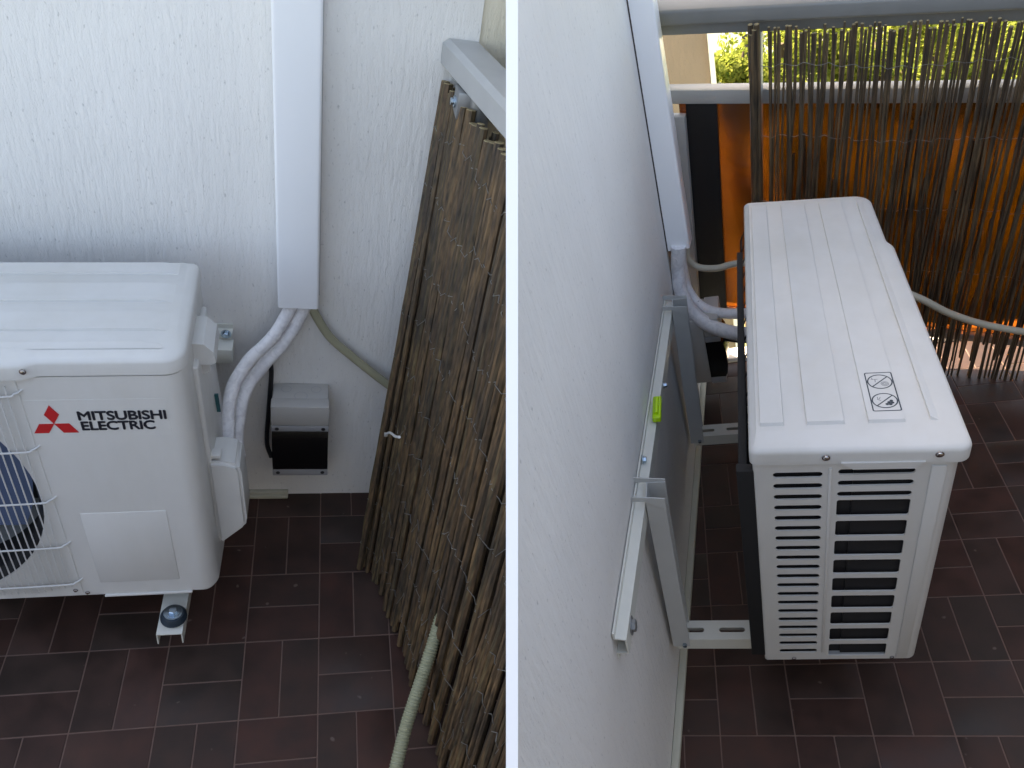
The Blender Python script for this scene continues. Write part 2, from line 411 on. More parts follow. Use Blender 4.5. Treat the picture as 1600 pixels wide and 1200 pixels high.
def boolean(target_mb, cutter_mb):
    """target minus cutter; returns an MB"""
    def mk(mb, nm):
        me = bpy.data.meshes.new(nm); me.from_pydata(mb.v, [], mb.f)
        bm = bmesh.new(); bm.from_mesh(me)
        if not mb.__dict__.get('raw'): bmesh.ops.recalc_face_normals(bm, faces=bm.faces[:])
        bm.to_mesh(me); bm.free()
        for p, k in zip(me.polygons, mb.smooth): p.use_smooth = k
        o = bpy.data.objects.new(nm, me); COL.objects.link(o); return o
    a = mk(target_mb, "tmp_a"); b = mk(cutter_mb, "tmp_b")
    md = a.modifiers.new("b", 'BOOLEAN'); md.operation = 'DIFFERENCE'; md.solver = 'EXACT'; md.object = b
    dg = bpy.context.evaluated_depsgraph_get(); me = bpy.data.meshes.new_from_object(a.evaluated_get(dg))
    out = MB(); out.v = [v.co.copy() for v in me.vertices]; out.f = [tuple(p.vertices) for p in me.polygons]
    out.raw = True; out.m = [0] * len(out.f); out.smooth = [p.use_smooth for p in me.polygons]
    for o in (a, b): bpy.data.objects.remove(o)
    return out

# ================================================================== SETTING
def floor(frame, ang, ox, oy, bx, by, irange, jrange, swap, name, cut, extra=None):
    base = (0.5, -.3, 0)
    c, sn = math.cos(ang), math.sin(ang)
    def q(i, j):
        a, b = (ox + i * bx, oy - j * by) if not swap else (oy - j * by, ox - i * bx)
        return Vector((a * c - b * sn, a * sn + b * c, 0))
    mb = MB(); g = .0013
    def tile(i0, i1, j0, j1):
        gi, gj = g / bx, g / by; e = .0006; ei, ej = gi + e / bx, gj + e / by
        jx = [random.uniform(-.0003, .0003) for _ in range(4)]
        lo = [q(i0 + gi, j0 + gj), q(i1 - gi, j0 + gj), q(i1 - gi, j1 - gj), q(i0 + gi, j1 - gj)]
        hi = [q(i0 + ei, j0 + ej), q(i1 - ei, j0 + ej), q(i1 - ei, j1 - ej), q(i0 + ei, j1 - ej)]
        tz = random.uniform(-.0002, .0002)
        vs = [p + Vector((0, 0, -.003)) for p in lo] + [p + Vector((0, 0, -.0006)) for p in lo] + [p + Vector((0, 0, tz + k)) for p, k in zip(hi, jx)]
        mb.add(vs, [(0, 1, 5, 4), (1, 2, 6, 5), (2, 3, 7, 6), (3, 0, 4, 7), (4, 5, 9, 8), (5, 6, 10, 9), (6, 7, 11, 10), (7, 4, 8, 11), (8, 9, 10, 11)])
    for i in range(*irange):
        for j in range(*jrange):
            horiz = (i + j) % 2 == 0
            if swap: j0, j1 = j, j + 1
            else: j0, j1 = j, j + 1
            if horiz:
                tile(i, i + 1, j0, j0 + .5); tile(i, i + 1, j0 + .5, j1)
            else:
                tile(i, i + .5, j0, j1); tile(i + .5, i + 1, j0, j1)
    i0, i1 = irange; j0, j1 = jrange
    k = len(mb.f)
    mb.add([q(i0, j0) - Vector((0, 0, .0011)), q(i1, j0) - Vector((0, 0, .0011)), q(i1, j1) - Vector((0, 0, .0011)), q(i0, j1) - Vector((0, 0, .0011))], [(0, 1, 2, 3)], 1)
    o = mb.build(name, ["tile", "grout"], frame=frame, base=base, cut=cut)
    o["kind"] = "structure"
    return o
floor('L', R_(.34), .687, -.279, .149, .171, (-17, 5), (-3, 11), False, "left_tiled_floor", 'L')
floor('R', R_(1.7), .095, -.073, .141, .157, (-2, 14), (-8, 10), True, "right_tiled_floor", 'R')

def plane_wall(name, frame, p0, p1, z0, z1, th, m, label, cut, cat="wall"):
    """vertical slab; front face runs p0 -> p1 (xy), body lies on its left"""
    a = Vector((*p0, 0)); b = Vector((*p1, 0)); d = (b - a).normalized(); nrm = Vector((-d.y, d.x, 0)) * th
    mb = MB(); mb.closed = True
    mb.prism([a + Vector((0, 0, z0)), b + Vector((0, 0, z0)), b + nrm + Vector((0, 0, z0)), a + nrm + Vector((0, 0, z0))], (0, 0, z1 - z0))
    mid = (a + b) / 2
    o = mb.build(name, m, frame=frame, base=(mid.x, mid.y, z0), cut=cut)
    return tag(o, label, cat)
plane_wall("plaster_wall", 'L', (-1.85, .145), (1.235, .145), -.1, 2.1, .16, "plaster", "rough white plaster wall behind the unit with the red emblem", 'L')
plane_wall("plaster_wall", 'L', (1.235, .149), (3.0, .149), -.1, 2.1, .16, "plaster_warm_lit", "stretch of wall beyond the grey handrail at the top, warm light in its colour", 'L')
plane_wall("plaster_wall", 'WR', (-1.35, 0), (1.30, 0), -.1, 1.52, .16, "plaster", "rough white plaster wall with the long bracket rail and bubble level on it", 'R')

# unseen dark walls added around the viewer to keep low sky off the bays
for nm, lo, hi, lab in (("back_blocker", (.15, -1.5, -4.0), (3.4, -1.35, 2.5), "tall dark screen added unseen behind the viewer of the slotted unit"),
                        ("back_blocker", (-3.4, -1.5, -4.0), (.147, -1.35, 1.35), "lower dark screen added unseen behind the viewer of the emblem front"),
                        ):
    mb = MB(); mb.box(lo, hi); tag(mb.build(nm, "blocker_dark", frame='W', base=((lo[0] + hi[0]) / 2, (lo[1] + hi[1]) / 2, lo[2])), lab, "wall")

mb = MB(); mb.box((-1.99, -2.2, -.1), (-1.852, .305, .45))  # unseen wall added to block light from the far left
tag(mb.build("side_blocker", "blocker_dark", frame='L', base=(-1.9, -.9, -.1)), "unseen dark wall added on the far left to block stray light", "wall")

mb = MB(); mb.box((-1.6, -1.72, -.1), (.95, -1.58, 1.55))  # unseen wall added to dim the right bay
tag(mb.build("side_blocker", "blocker_dark", frame='R', base=(-.3, -1.65, -.1)), "unseen dark wall added right of the slotted unit to dim its bay", "wall")

mb = MB(); mb.box((1.0, -1.9, 2.0), (2.15, .95, 2.12))  # unseen slab added to shade the top rail and the lid
tag(mb.build("shade_slab", "plaster_tan", frame='R', base=(1.5, -.5, 2.0)), "unseen slab added above the railing of the slotted unit to block sun and sky", "slab")

# added thin white board standing in for the divider between the two views
mb = MB(); mb.box((-BOARD / 2, -2.5, -4.2), (BOARD / 2, .27, -.5))
bd = MB()
inv = CAM.to_3x3()
bd.v = [CAM @ v for v in mb.v]; bd.f = mb.f; bd.m = mb.m; bd.smooth = mb.smooth
o = bd.build("divider_board", "divider_white", frame='W', base=tuple(CAM @ Vector((0, -1, -1.5))))
tag(o, "slim white board added as the divider between the two balcony views", "partition")

mb = MB(); mb.add([(-300, -300, -11), (300, -300, -11), (300, 300, -11), (-300, 300, -11)], [(0, 1, 2, 3)])
o = mb.build("ground", "ground_grass", frame='W', base=(0, 0, -11)); o["kind"] = "structure"

# ================================================================== AIR CONDITIONER
W, D, H = .8, .275, .55
def make_unit(frame, taper, label):
    def warp(p):
        u = (p.x / W, 1 + p.y / D, p.z / H); o = Vector((0, 0, 0))
        u = [min(1.15, max(-.15, a)) for a in u]
        for i in range(8):
            b = ((i >> 2) & 1, (i >> 1) & 1, i & 1); w = 1
            for k in range(3): w *= u[k] if b[k] else 1 - u[k]
            o += Vector(taper[i * 3:i * 3 + 3]) * w
        return p + o
    t = thing("air_conditioner", label, "air conditioner", frame, (W / 2, -D / 2, 0))
    B = lambda mb, n, m, par=t, **k: mb.build(n, m, par, warp=warp, **k)
    def child(mb, n, m, par, **k):
        par['_f'] = frame; par['_b'] = t['_b'] if hasattr(t['_b'], '__len__') else t['_b']
        o = mb.build(n, m, par, warp=warp, **k)
        return o
    zt = H - .0362
    # casing: hollow shell, louvre slots and round fan opening cut through
    sh = MB(); out = rrect(0, W, -D, 0, (.006, .006, .016, .030), 8)
    sh.prism([(x, y, .006) for x, y in out], (0, 0, zt - .006), smooth=True)
    inn = rrect(.003, W - .003, -D + .003, -.003, (.004, .004, .013, .027), 8)
    cu = MB(); cu.prism([(x, y, .012) for x, y in inn], (0, 0, zt - .02), smooth=True)
    sh = boolean(sh, cu)
    cu = MB()
    def slot(y0, y1, z, h, r):
        pts = [(-.01, a, b) for a, b in rrect(y0, y1, z - h / 2, z + h / 2, r, 5)]
        cu.prism(pts, (.02, 0, 0), smooth=True)
    p = (.491 - .0335) / 19
    for k in range(20): slot(-.097, -.028, .491 - k * p, .0115, .0052)
    for k in range(3): slot(-.2195, -.118, .4955 - k * p, .0115, .0052)
    z = .4955 - 2 * p
    for k in range(9):
        zz = .4165 - k * (.4165 - .0355) / 8
        slot(-.2195, -.118, zz, .0365, .004)
    fc = Vector((.292, -D, .268)); fr = .255
    cu.lathe(fc + Vector((0, -.01, 0)), (0, 1, 0), [(fr, 0), (fr, .02)], 64)
    # open back for the coil
    cu.box((.03, -.01, .03), (W - .2, .01, zt - .03))
    sh = boolean(sh, cu)
    B(sh, "casing", "casing")
    # groove strips and raised relief on the louvre end
    mb = MB()
    mb.bevelled_box((-.0022, -.1095, .03), (.001, -.105, .505), .0009)
    B(mb, "panel_rib", "casing")
    mb = MB(); mb.bevelled_box((-.0028, -.2585, .012), (.001, -.2385, .507), .002, 2)
    B(mb, "panel_rib", "casing")
    # inner darkness: coil, fan shroud, motor compartment wall
    mb = MB(); mb.box((.012, -.14, .015), (.017, -.012, zt - .012)); mb.box((.008, -D + .006, .015), (.012, -.14, zt - .012))
    B(mb, "condenser_coil", "coil_fins")
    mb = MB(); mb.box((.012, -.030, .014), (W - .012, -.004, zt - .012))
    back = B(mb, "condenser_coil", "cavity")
    # rear wire guard of the coil (dark), seen edge on
    mb = MB()
    for k in range(14):
        x = .03 + k * .056; mb.tube([(x, .004, .02), (x, .012, .04), (x, .012, zt - .04), (x, .004, zt - .02)], .0016, 5)
    for k in range(6):
        z = .04 + k * .087; mb.tube([(.012, .010, z), (W - .03, .010, z)], .0016, 5)
    mb.bevelled_box((.002, -.002, .018), (.020, .024, zt - .015), .002)
    mb.bevelled_box((.020, .008, .020), (W - .13, .021, zt - .018), .002)
    B(mb, "coil_guard", "cavity")
    # fan shroud ring + blades + motor
    mb = MB()
    n = 64
    for (r0, y0, r1, y1) in ((fr, -D + .0025, fr - .012, -D + .02), (fr - .012, -D + .02, fr - .012, -D + .09)):
        o = len(mb.v)
        for k in range(n):
            a = 2 * math.pi * k / n
            mb.v.append(Vector((fc.x + r0 * math.cos(a), y0, fc.z + r0 * math.sin(a)))); mb.v.append(Vector((fc.x + r1 * math.cos(a), y1, fc.z + r1 * math.sin(a))))
        for k in range(n):
            k2 = (k + 1) % n; mb.f.append((o + 2 * k, o + 2 * k + 1, o + 2 * k2 + 1, o + 2 * k2)); mb.m.append(0); mb.smooth.append(True)
    mb.raw = True
    B(mb, "fan_shroud", "coil_fins")
    mb = MB()
    for b in range(3):
        a0 = b * 2 * math.pi / 3 + 5.3
        o = len(mb.v); nr, na = 8, 10
        for i in range(nr + 1):
            r = .045 + (fr - .028 - .045) * i / nr
            for k in range(na + 1):
                a = a0 + (k / na) * 1.35 + .5 * i / nr
                mb.v.append(Vector((fc.x + r * math.cos(a), -D + .035 + .055 * k / na, fc.z + r * math.sin(a))))
        for i in range(nr):
            for k in range(na):
                mb.f.append((o + i * (na + 1) + k, o + i * (na + 1) + k + 1, o + (i + 1) * (na + 1) + k + 1, o + (i + 1) * (na + 1) + k)); mb.m.append(0); mb.smooth.append(True)
    mb.lathe((fc.x, -D + .03, fc.z), (0, 1, 0), [(.03, 0), (.05, .008), (.05, .07)], 32)
    B(mb, "fan", "fan_blue")
    # wire grille: close upright wires bowed outwards over four curved cross wires
    mb = MB()
    gy = -D - .006
    for k in range(46):
        x = .0325 + k * .0115
        half = .243 if abs(x - fc.x) < .2 else .243 - (abs(x - fc.x) - .2) * .25
        z0, z1 = max(.018, fc.z - half), min(.505, fc.z + half)
        mb.tube([(x, -D - .004, z0 - .004), (x, gy, z0 + .012), (x, gy, z1 - .012), (x, -D - .004, z1 + .004)], .0012, 6)
    for z in (.483, .371, .257, .146, .046):
        mb.tube(spline([(.572, -D + .002, z + .008), (.560, -D - .006, z + .004), (.53, gy - .002, z), (.3, gy - .002, z - .004), (.07, gy - .002, z), (.052, -D - .003, z + .003), (.042, -D + .002, z + .005)], 5), .0017, 7)
    B(mb, "fan_grille", "wire_white")
    # front cover details
    mb = MB(); fy = -D - .0008
    def fr_strip(x0, z0, x1, z1, w=.0022, d=.0016):
        a = Vector((x0, -D, z0)); b = Vector((x1, -D, z1)); dr = (b - a).normalized(); nn = Vector((-dr.z, 0, dr.x)) * w / 2
        mb.prism([a + nn, b + nn, b - nn, a - nn], (0, -d, 0))
    mb.bevelled_box((.598, -D - .0016, .040), (.736, -D + .001, .223), .0014, 2)
    B(mb, "front_cover_panel", "casing")
    mb = MB(); mb.bevelled_box((.600, -D - .004, .001), (.755, -D + .004, .0055), .0015, 2)
    B(mb, "bottom_flange", "casing")
    mb = MB(); mb.bevelled_box((.5625, -D - .0015, .012), (.5655, -D + .001, .508), .0007, 1)
    B(mb, "panel_rib", "casing")
    # base pan
    mb = MB(); mb.prism([(x, y, 0) for x, y in rrect(.004, W - .006, -D + .004, -.004, .02, 6)], (0, 0, .012), smooth=True)
    B(mb, "base_pan", "casing_dark")
    # feet
    for fx in (.062, .700):
        mb = MB(); mb.bevelled_box((fx, -D + .012, -.004), (fx + .04, .022, .001), .001)
        B(mb, "foot", "casing_dark")
    # nameplate sheet + emblem + writing
    mb = MB(); mb.prism([(x, -D - .0003, z) for x, z in rrect(.563, .768, .395, .470, .003, 4)], (0, .001, 0))
    B(mb, "nameplate", "casing")
    mb = MB()
    c = Vector((.6003, -D - .0012, .4235)); s = .0368
    for a in (90, 210, 330):
        d1 = Vector((math.cos(R_(a + 30)), 0, math.sin(R_(a + 30)))); d2 = Vector((math.cos(R_(a - 30)), 0, math.sin(R_(a - 30))))
        k = s / 1.732 * 1.0
        mb.prism([c, c + d1 * k, c + (d1 + d2) * k, c + d2 * k], (0, .001, 0))
    B(mb, "emblem", "logo_red")
    for word, x0, x1, z0, z1 in (("MITSUBISHI", .6362, .7630, .4300, .4472), ("ELECTRIC", .6378, .7440, .4098, .4268)):
        cu = bpy.data.curves.new("lettering", 'FONT'); cu.body = word; cu.offset = 0; cu.extrude = .02; cu.space_character = .96; cu.resolution_u = 4
        to = bpy.data.objects.new("tmp", cu); COL.objects.link(to); bpy.context.view_layer.update()
        me = bpy.data.meshes.new_from_object(to.evaluated_get(bpy.context.evaluated_depsgraph_get())); bpy.data.objects.remove(to)
        xs = [v.co.x for v in me.vertices]; ys = [v.co.y for v in me.vertices]
        mb = MB()
        for v in me.vertices:
            mb.v.append(Vector((x0 + (v.co.x - min(xs)) / (max(xs) - min(xs)) * (x1 - x0), -D - .0008 - (v.co.z + .02) * .01, z0 + (v.co.y - min(ys)) / (max(ys) - min(ys)) * (z1 - z0))))
        mb.f = [tuple(p.vertices) for p in me.polygons]
        nv = len(mb.v); nf = len(mb.f)
        for dx, dz, dy in ((.0015, 0, .00011), (.0007, .0008, .00023), (.0007, -.0008, .00031)):      # heavier strokes
            b0 = len(mb.v); mb.v += [v + Vector((dx, -dy, dz)) for v in mb.v[:nv]]; mb.f += [tuple(i + b0 for i in f) for f in mb.f[:nf]]
        mb.m = [0] * len(mb.f); mb.smooth = [False] * len(mb.f)
        B(mb, "lettering", "logo_black")
    # right-hand side: side cover, handle recess and valve cover
    mb = MB(); mb.bevelled_box((W - .003, -.20, .06), (W + .008, -.02, .47), .004, 3)
    B(mb, "side_cover", "casing")
    mb = MB()
    prof = [(.0, .500), (.018, .498), (.032, .482), (.034, .462), (.028, .457), (.0, .457)]
    mb.prism([(W + a, -.175, b) for a, b in prof], (0, .080, 0))
    ho = B(mb, "handle", "casing")
    mb = MB(); mb.prism([(W + a, -.165, b) for a, b in ((0, .457), (.024, .457), (.021, .437), (.010, .430), (0, .430))], (0, .05, 0))
    B(mb, "handle_cup", "casing_dark")
    mb = MB()
    prof = [(.0, .262), (.030, .262), (.052, .252), (.056, .240), (.056, .105), (.050, .092), (.0, .045)]
    m2 = MB(); m2.prism([(W + a, -.205, b) for a, b in prof], (0, .075, 0))
    bm = bmesh.new(); me = bpy.data.meshes.new("x"); me.from_pydata(m2.v, [], m2.f); bm.from_mesh(me)
    bmesh.ops.recalc_face_normals(bm, faces=bm.faces[:]); bmesh.ops.bevel(bm, geom=bm.edges[:], offset=.006, segments=3, affect='EDGES'); bm.verts.index_update()
    mb.add([v.co for v in bm.verts], [tuple(v.index for v in f.verts) for f in bm.faces], 0, True); bm.free()
    B(mb, "valve_cover", "casing")
    mb = MB(); mb.bevelled_box((W + .006, -.200, .268), (W + .024, -.180, .276), .002); B(mb, "cover_clip", "casing")
    mb = MB(); mb.box((W + .006, -.093, .285), (W + .016, -.088, .325)); B(mb, "film_strip", "teal_film")
    # ---- lid
    ov = .012
    N = 8
    out = []
    def corner(cx, cy, r, a0, a1, n=N):
        for k in range(n + 1):
            a = R_(a0 + (a1 - a0) * k / n); out.append((cx + r * math.cos(a), cy + r * math.sin(a)))
    yf = -D - ov
    corner(W - .012 + .004, -.012 + .004, .012, 0, 90)                     # back right
    corner(.012 - .004, -.012 + .004, .012, 90, 180)                        # back left
    corner(.020 - .006, yf + .020, .020, 180, 270)                          # front left
    out += [(.571, yf), (.579, yf + .001), (.596, -D - .003), (.604, -D - .002)]
    corner(W - .034 + .004, -D - .002 + .034, .034, 270, 360)               # front right
    loops = []
    def ring_at(ix0, ix1, iy0, iy1, z):            # inset the outline by so much at each side
        ww = W; dd = D + ov
        return [Vector((ix0 + x / ww * (ww - ix0 - ix1), -(iy1 + (-y / dd) * (dd - iy0 - iy1)), z)) for x, y in out]
    loops = [ring_at(0, 0, 0, 0, H - .033), ring_at(0, 0, 0, 0, H - .013), ring_at(.0010, .0010, .0010, .0010, H - .0095), ring_at(.0035, .0035, .0035, .0035, H - .0062),
             ring_at(.009, .008, .008, .008, H - .0042), ring_at(.038, .016, .034, .011, H)]
    mb = MB(); n_ = len(out)
    for lp in loops: mb.v += lp
    for a in range(len(loops) - 1):
        for k in range(n_):
            k2 = (k + 1) % n_; mb.f.append((a * n_ + k, a * n_ + k2, (a + 1) * n_ + k2, (a + 1) * n_ + k)); mb.m.append(0); mb.smooth.append(True)
    mb.f.append(tuple((len(loops) - 1) * n_ + k for k in range(n_))); mb.m.append(0); mb.smooth.append(True)
    mb.f.append(tuple(k for k in range(n_))[::-1]); mb.m.append(0); mb.smooth.append(False)
    # the press marks: four slightly raised fields between three shallow channels
    def field(y0, y1, x0, x1, e0=.0011):
        h = .0050; z = H - .0006
        a = [(x0, y0, z), (x1, y0, z), (x1, y1, z), (x0, y1, z)]
        b = [(x0 + .004, y0 + e0, z + h), (x1 - .03, y0 + e0, z + h), (x1 - .03, y1 - .0005, z + h), (x0 + .004, y1 - .0005, z + h)]
        mb.add(a + b, [(4, 5, 6, 7), (0, 1, 5, 4), (1, 2, 6, 5), (2, 3, 7, 6), (3, 0, 4, 7)])
    field(-.047, -.013, .046, W - .022); field(-.130, -.078, .046, W - .022); field(-.2095, -.161, .046, W - .022); field(-.254, -.2415, .050, W - .03, .0115)
    lid = B(mb, "lid", "casing")
    # skirt pieces on the louvre end
    mb = MB()
    mb.bevelled_box((-.0035, -.275, .5215), (-.0, -.012, .5395), .0012, 2)
    mb.prism([(-.0035, -.120, .5215), (-.0035, -.228, .5215), (-.0035, -.216, .5085), (-.0035, -.136, .5085)], (-.005, 0, 0))
    B(mb, "grip_lip", "casing")
    lb = list(t['_b'])
    def screw(c, axis, r=.0042):
        m = MB(); m.lathe(c, axis, [(r * 1.35, 0), (r * 1.35, .0012), (r, .0014), (r * .9, .003), (r * .4, .0038)], 14); B(m, "screw", "screw_metal")
    screw((-.0085 + .002, -.100, .5325), (-1, 0, 0)); screw((-.0085 + .002, -.244, .5345), (-1, 0, 0))
    screw((.583, -D - .010, .532), (0, -1, 0), .0036)
    screw((-.001, -.055, .012), (-1, 0, 0), .003); screw((-.001, -.232, .012), (-1, 0, 0), .003)
    screw((.553, -D - .001, .022), (0, -1, 0), .003); screw((.572, -D - .001, .014), (0, -1, 0), .003)
    # warning sticker on the lid: frame, two crossed circles with little pictures
    z = H + .0047; mb = MB()
    def ring(cx, cy, r, w, n=40):
        o = len(mb.v)
        for k in range(n):
            a = 2 * math.pi * k / n
            for rr in (r - w / 2, r + w / 2): mb.v.append(Vector((cx + rr * math.cos(a), cy + rr * math.sin(a), z)))
        for k in range(n):
            k2 = (k + 1) % n; mb.f.append((o + 2 * k, o + 2 * k + 1, o + 2 * k2 + 1, o + 2 * k2)); mb.m.append(0); mb.smooth.append(False)
    def bar(x0, y0, x1, y1, w):
        a = Vector((x0, y0, z + .0001)); b = Vector((x1, y1, z + .0001)); d = (b - a).normalized(); q = Vector((-d.y, d.x, 0)) * w / 2
        mb.add([a + q, b + q, b - q, a - q], [(0, 1, 2, 3)])
    X0, X1, Y0, Y1 = .068, .162, -.2085, -.1695
    loop = rrect(X0, X1, Y0, Y1, .003, 4); inner = rrect(X0 + .0018, X1 - .0018, Y0 + .0018, Y1 - .0018, .0016, 4)
    o = len(mb.v); n = len(loop)
    for a, b in zip(loop, inner): mb.v.append(Vector((*a, z))); mb.v.append(Vector((*b, z)))
    for k in range(n):
        k2 = (k + 1) % n; mb.f.append((o + 2 * k, o + 2 * k + 1, o + 2 * k2 + 1, o + 2 * k2)); mb.m.append(0); mb.smooth.append(False)
    cy = (Y0 + Y1) / 2
    for cx in (.1385, .0925):
        ring(cx, cy, .0168, .0019)
        bar(cx + .0118, cy - .0118, cx - .0118, cy + .0118, .0018)
    cx = .1385
    bar(cx + .0060, cy + .0120, cx + .0060, cy + .0020, .0007); bar(cx + .0105, cy + .0105, cx + .0060, cy + .0095, .0007); bar(cx + .0060, cy + .0060, cx - .0010, cy + .0065, .0008)
    for rr in (.0018, .0035, .0052): ring(cx - .0055, cy - .0062, rr, .0006, 20)
    cx = .0925
    bar(cx + .0085, cy + .0090, cx + .0030, cy + .0085, .0007); bar(cx + .0085, cy + .0050, cx + .0030, cy + .0070, .0007); bar(cx + .0035, cy + .0100, cx - .0005, cy + .0050, .0007)
    for dx, dy in ((-.001, -.0085), (-.0045, -.005), (-.0055, -.0095), (-.009, -.0065), (-.0085, -.002)):
        for w in (.0012, .0026): ring(cx + dx, cy + dy, w / 2, w, 8)
    mb.raw = True
    st = MB(); st.prism([(a, b, z - .0004) for a, b in loop], (0, 0, .0002))
    B(st, "sticker", "label_grey" if False else "casing")
    B(mb, "sticker_print", "sticker_ink")
    return t
make_unit('UL', TAPER_L, "off-white air conditioner showing its front with red emblem and lettering")
make_unit('UR', TAPER_R, "off-white air conditioner showing its slotted end and grooved lid with warning sticker")

# ================================================================== things on the walls
def channel(mb, a, b, up, w, d, th=.0022):
    """C-section beam from a to b; web faces 'up', width w, flanges d deep pointing against up"""
    a = Vector(a); b = Vector(b); t = (b - a).normalized(); up = Vector(up).normalized(); s = t.cross(up).normalized()
    for (s0, s1, u0, u1) in ((-w / 2, w / 2, -th, 0), (-w / 2, -w / 2 + th, -d, -th), (w / 2 - th, w / 2, -d, -th)):
        pts = [a + s * s0 + up * u0, a + s * s1 + up * u0, a + s * s1 + up * u1, a + s * s0 + up * u1]
        mb.prism(pts, b - a)
def bolt(name, par, c, ax, r=.007, m="zinc_bolt"):
    mb = MB(); mb.lathe(c, ax, [(r * 1.5, 0), (r * 1.5, .0015)], 20)
    mb.lathe(Vector(c) + Vector(ax).normalized() * .0015, ax, [(r, 0), (r, .005), (r * .8, .0065)], 6, smooth=False)
    return mb.build(name, m, par)

def bracket(frame, yw, label, arms, x0, x1, zr, ya, zarm, hide_level=True):
    """wall rail with two hanging L-shaped arms; yw: y of the wall in that frame (function of x)"""
    t = thing("wall_bracket", label, "bracket", frame, ((x0 + x1) / 2, yw(.3), zr))
    mb = MB()
    a = Vector((x0, yw(x0) - .001, zr)); b = Vector((x1, yw(x1) - .001, zr))
    tt = (b - a).normalized(); nrm = Vector((tt.y, -tt.x, 0))
    # hat section: two wall lips, two webs, raised middle
    prof = [(-.030, 0), (-.030, .003), (-.019, .003), (-.017, .020), (.017, .020), (.019, .003), (.030, .003), (.030, 0), (.0165, 0), (.0145, .0172), (-.0145, .0172), (-.0165, 0)]
    mb.prism([a + Vector((0, 0, z)) + nrm * d for z, d in prof], b - a)
    mb.build("wall_rail", "bracket_paint", t)
    for xx in arms:
        y = yw(xx)
        mb = MB()
        # upright: channel open towards the wall, hooked over the rail
        channel(mb, (xx, y - .0215, zr + .030), (xx - .002, y - .0215, zarm - .02), (0, 1, 0), .046, .034, .0024)
        mb.build("upright", "bracket_grey", t)
        for sx in (-.0255, .0233):
            mb = MB(); mb.prism([(xx + sx, y - .056, zr + .034), (xx + sx, y + .0, zr + .042), (xx + sx, y, zr + .031), (xx + sx, y - .0215, zr + .029), (xx + sx, y - .056, zr + .006)], (.0022, 0, 0))
            mb.build("hook_plate", "bracket_grey", t)
        mb = MB()
        channel(mb, (xx, y - .030, zarm), (xx, ya, zarm), (0, 0, 1), .046, .030)
        arm = mb
        cut = MB()
        for (s0, s1) in ((y - .085, y - .045), (y - .165, y - .115)):
            pts = [(xx + p[0], p[1], zarm - .01) for p in rrect(-.0055, .0055, s0, s1, .005, 5)]
            cut.prism(pts, (0, 0, .02))
        boolean(arm, cut).build("arm", "bracket_paint", t)
        bolt("bolt", t, (xx - .023, y - .045, zarm - .013), (-1, 0, 0), .005)
    return t, a, b, nrm

ywL = lambda x: .145
tL, *_ = bracket('L', ywL, "pale steel wall bracket whose arm end pokes out below the emblem front", (.155, .712), -.15, .800, .487, -.340, .140)
# rubber mount with washer and bolt on the arm end
def mount(frame, c, label, group=None):
    t = thing("rubber_mount", label, "rubber mount", frame, c)
    mb = MB(); mb.lathe(c, (0, 0, 1), [(.021, 0), (.024, .004), (.024, .010), (.019, .018)], 28); mb.build("rubber_pad", "rubber", t)
    mb = MB(); mb.lathe(Vector(c) + Vector((0, 0, .018)), (0, 0, 1), [(.017, 0), (.017, .002)], 28); mb.build("washer", "zinc_bolt", t)
    bolt("bolt", t, Vector(c) + Vector((0, 0, .020)), (0, 0, 1), .0085)
mount('L', (.716, -.306, .141), "blue-black rubber foot mount with shiny bolt on the arm end below the emblem front")
bolt("bolt", tL, (.788, .123, .505), (0, -1, 0), .007)
mb = MB(); mb.bevelled_box((.755, .085, .457), (.803, .1235, .492), .002); mb.build("end_block", "bracket_paint", tL)
mb = MB(); mb.bevelled_box((.748, .118, .475), (.755, .124, .56), .001); mb.build("hook_plate", "galvanised", tL)

ywR = lambda x: .178 - .066 * x + .04 * .5
tR, ra, rb, rn = bracket('R', ywR, "pale steel wall bracket with long rail and two arms beside the slotted unit", (.075, .70), -.225, .735, .50, -.262, .132)
bolt("bolt", tR, Vector((-.185, ywR(-.185) - .021, .497)), (0, -1, 0), .010, "galvanised")
bolt("bolt", tR, Vector((.165, ywR(.165) - .006, .525)), (0, -1, 0), .006)
bolt("bolt", tR, Vector((.42, ywR(.42) - .021, .503)), (0, -1, 0), .005)
# level vial on the rail
lt = thing("bubble_level", "small fluorescent yellow-green bubble level resting on the wall rail", "bubble level", 'R', (.30, ywR(.3) - .026, .518))
mb = MB(); mb.bevelled_box((.275, ywR(.3) - .030, .5205), (.345, ywR(.3) - .013, .534), .003, 3); mb.build("body", "level_green", lt)
mb = MB(); mb.tube([(.285, ywR(.3) - .0215, .5355), (.335, ywR(.3) - .0215, .5355)], .0045, 12); mb.build("vial", "level_green", lt)
mount('R', (.085, -.012, .133), "dark rubber foot mount under the back corner of the slotted unit")

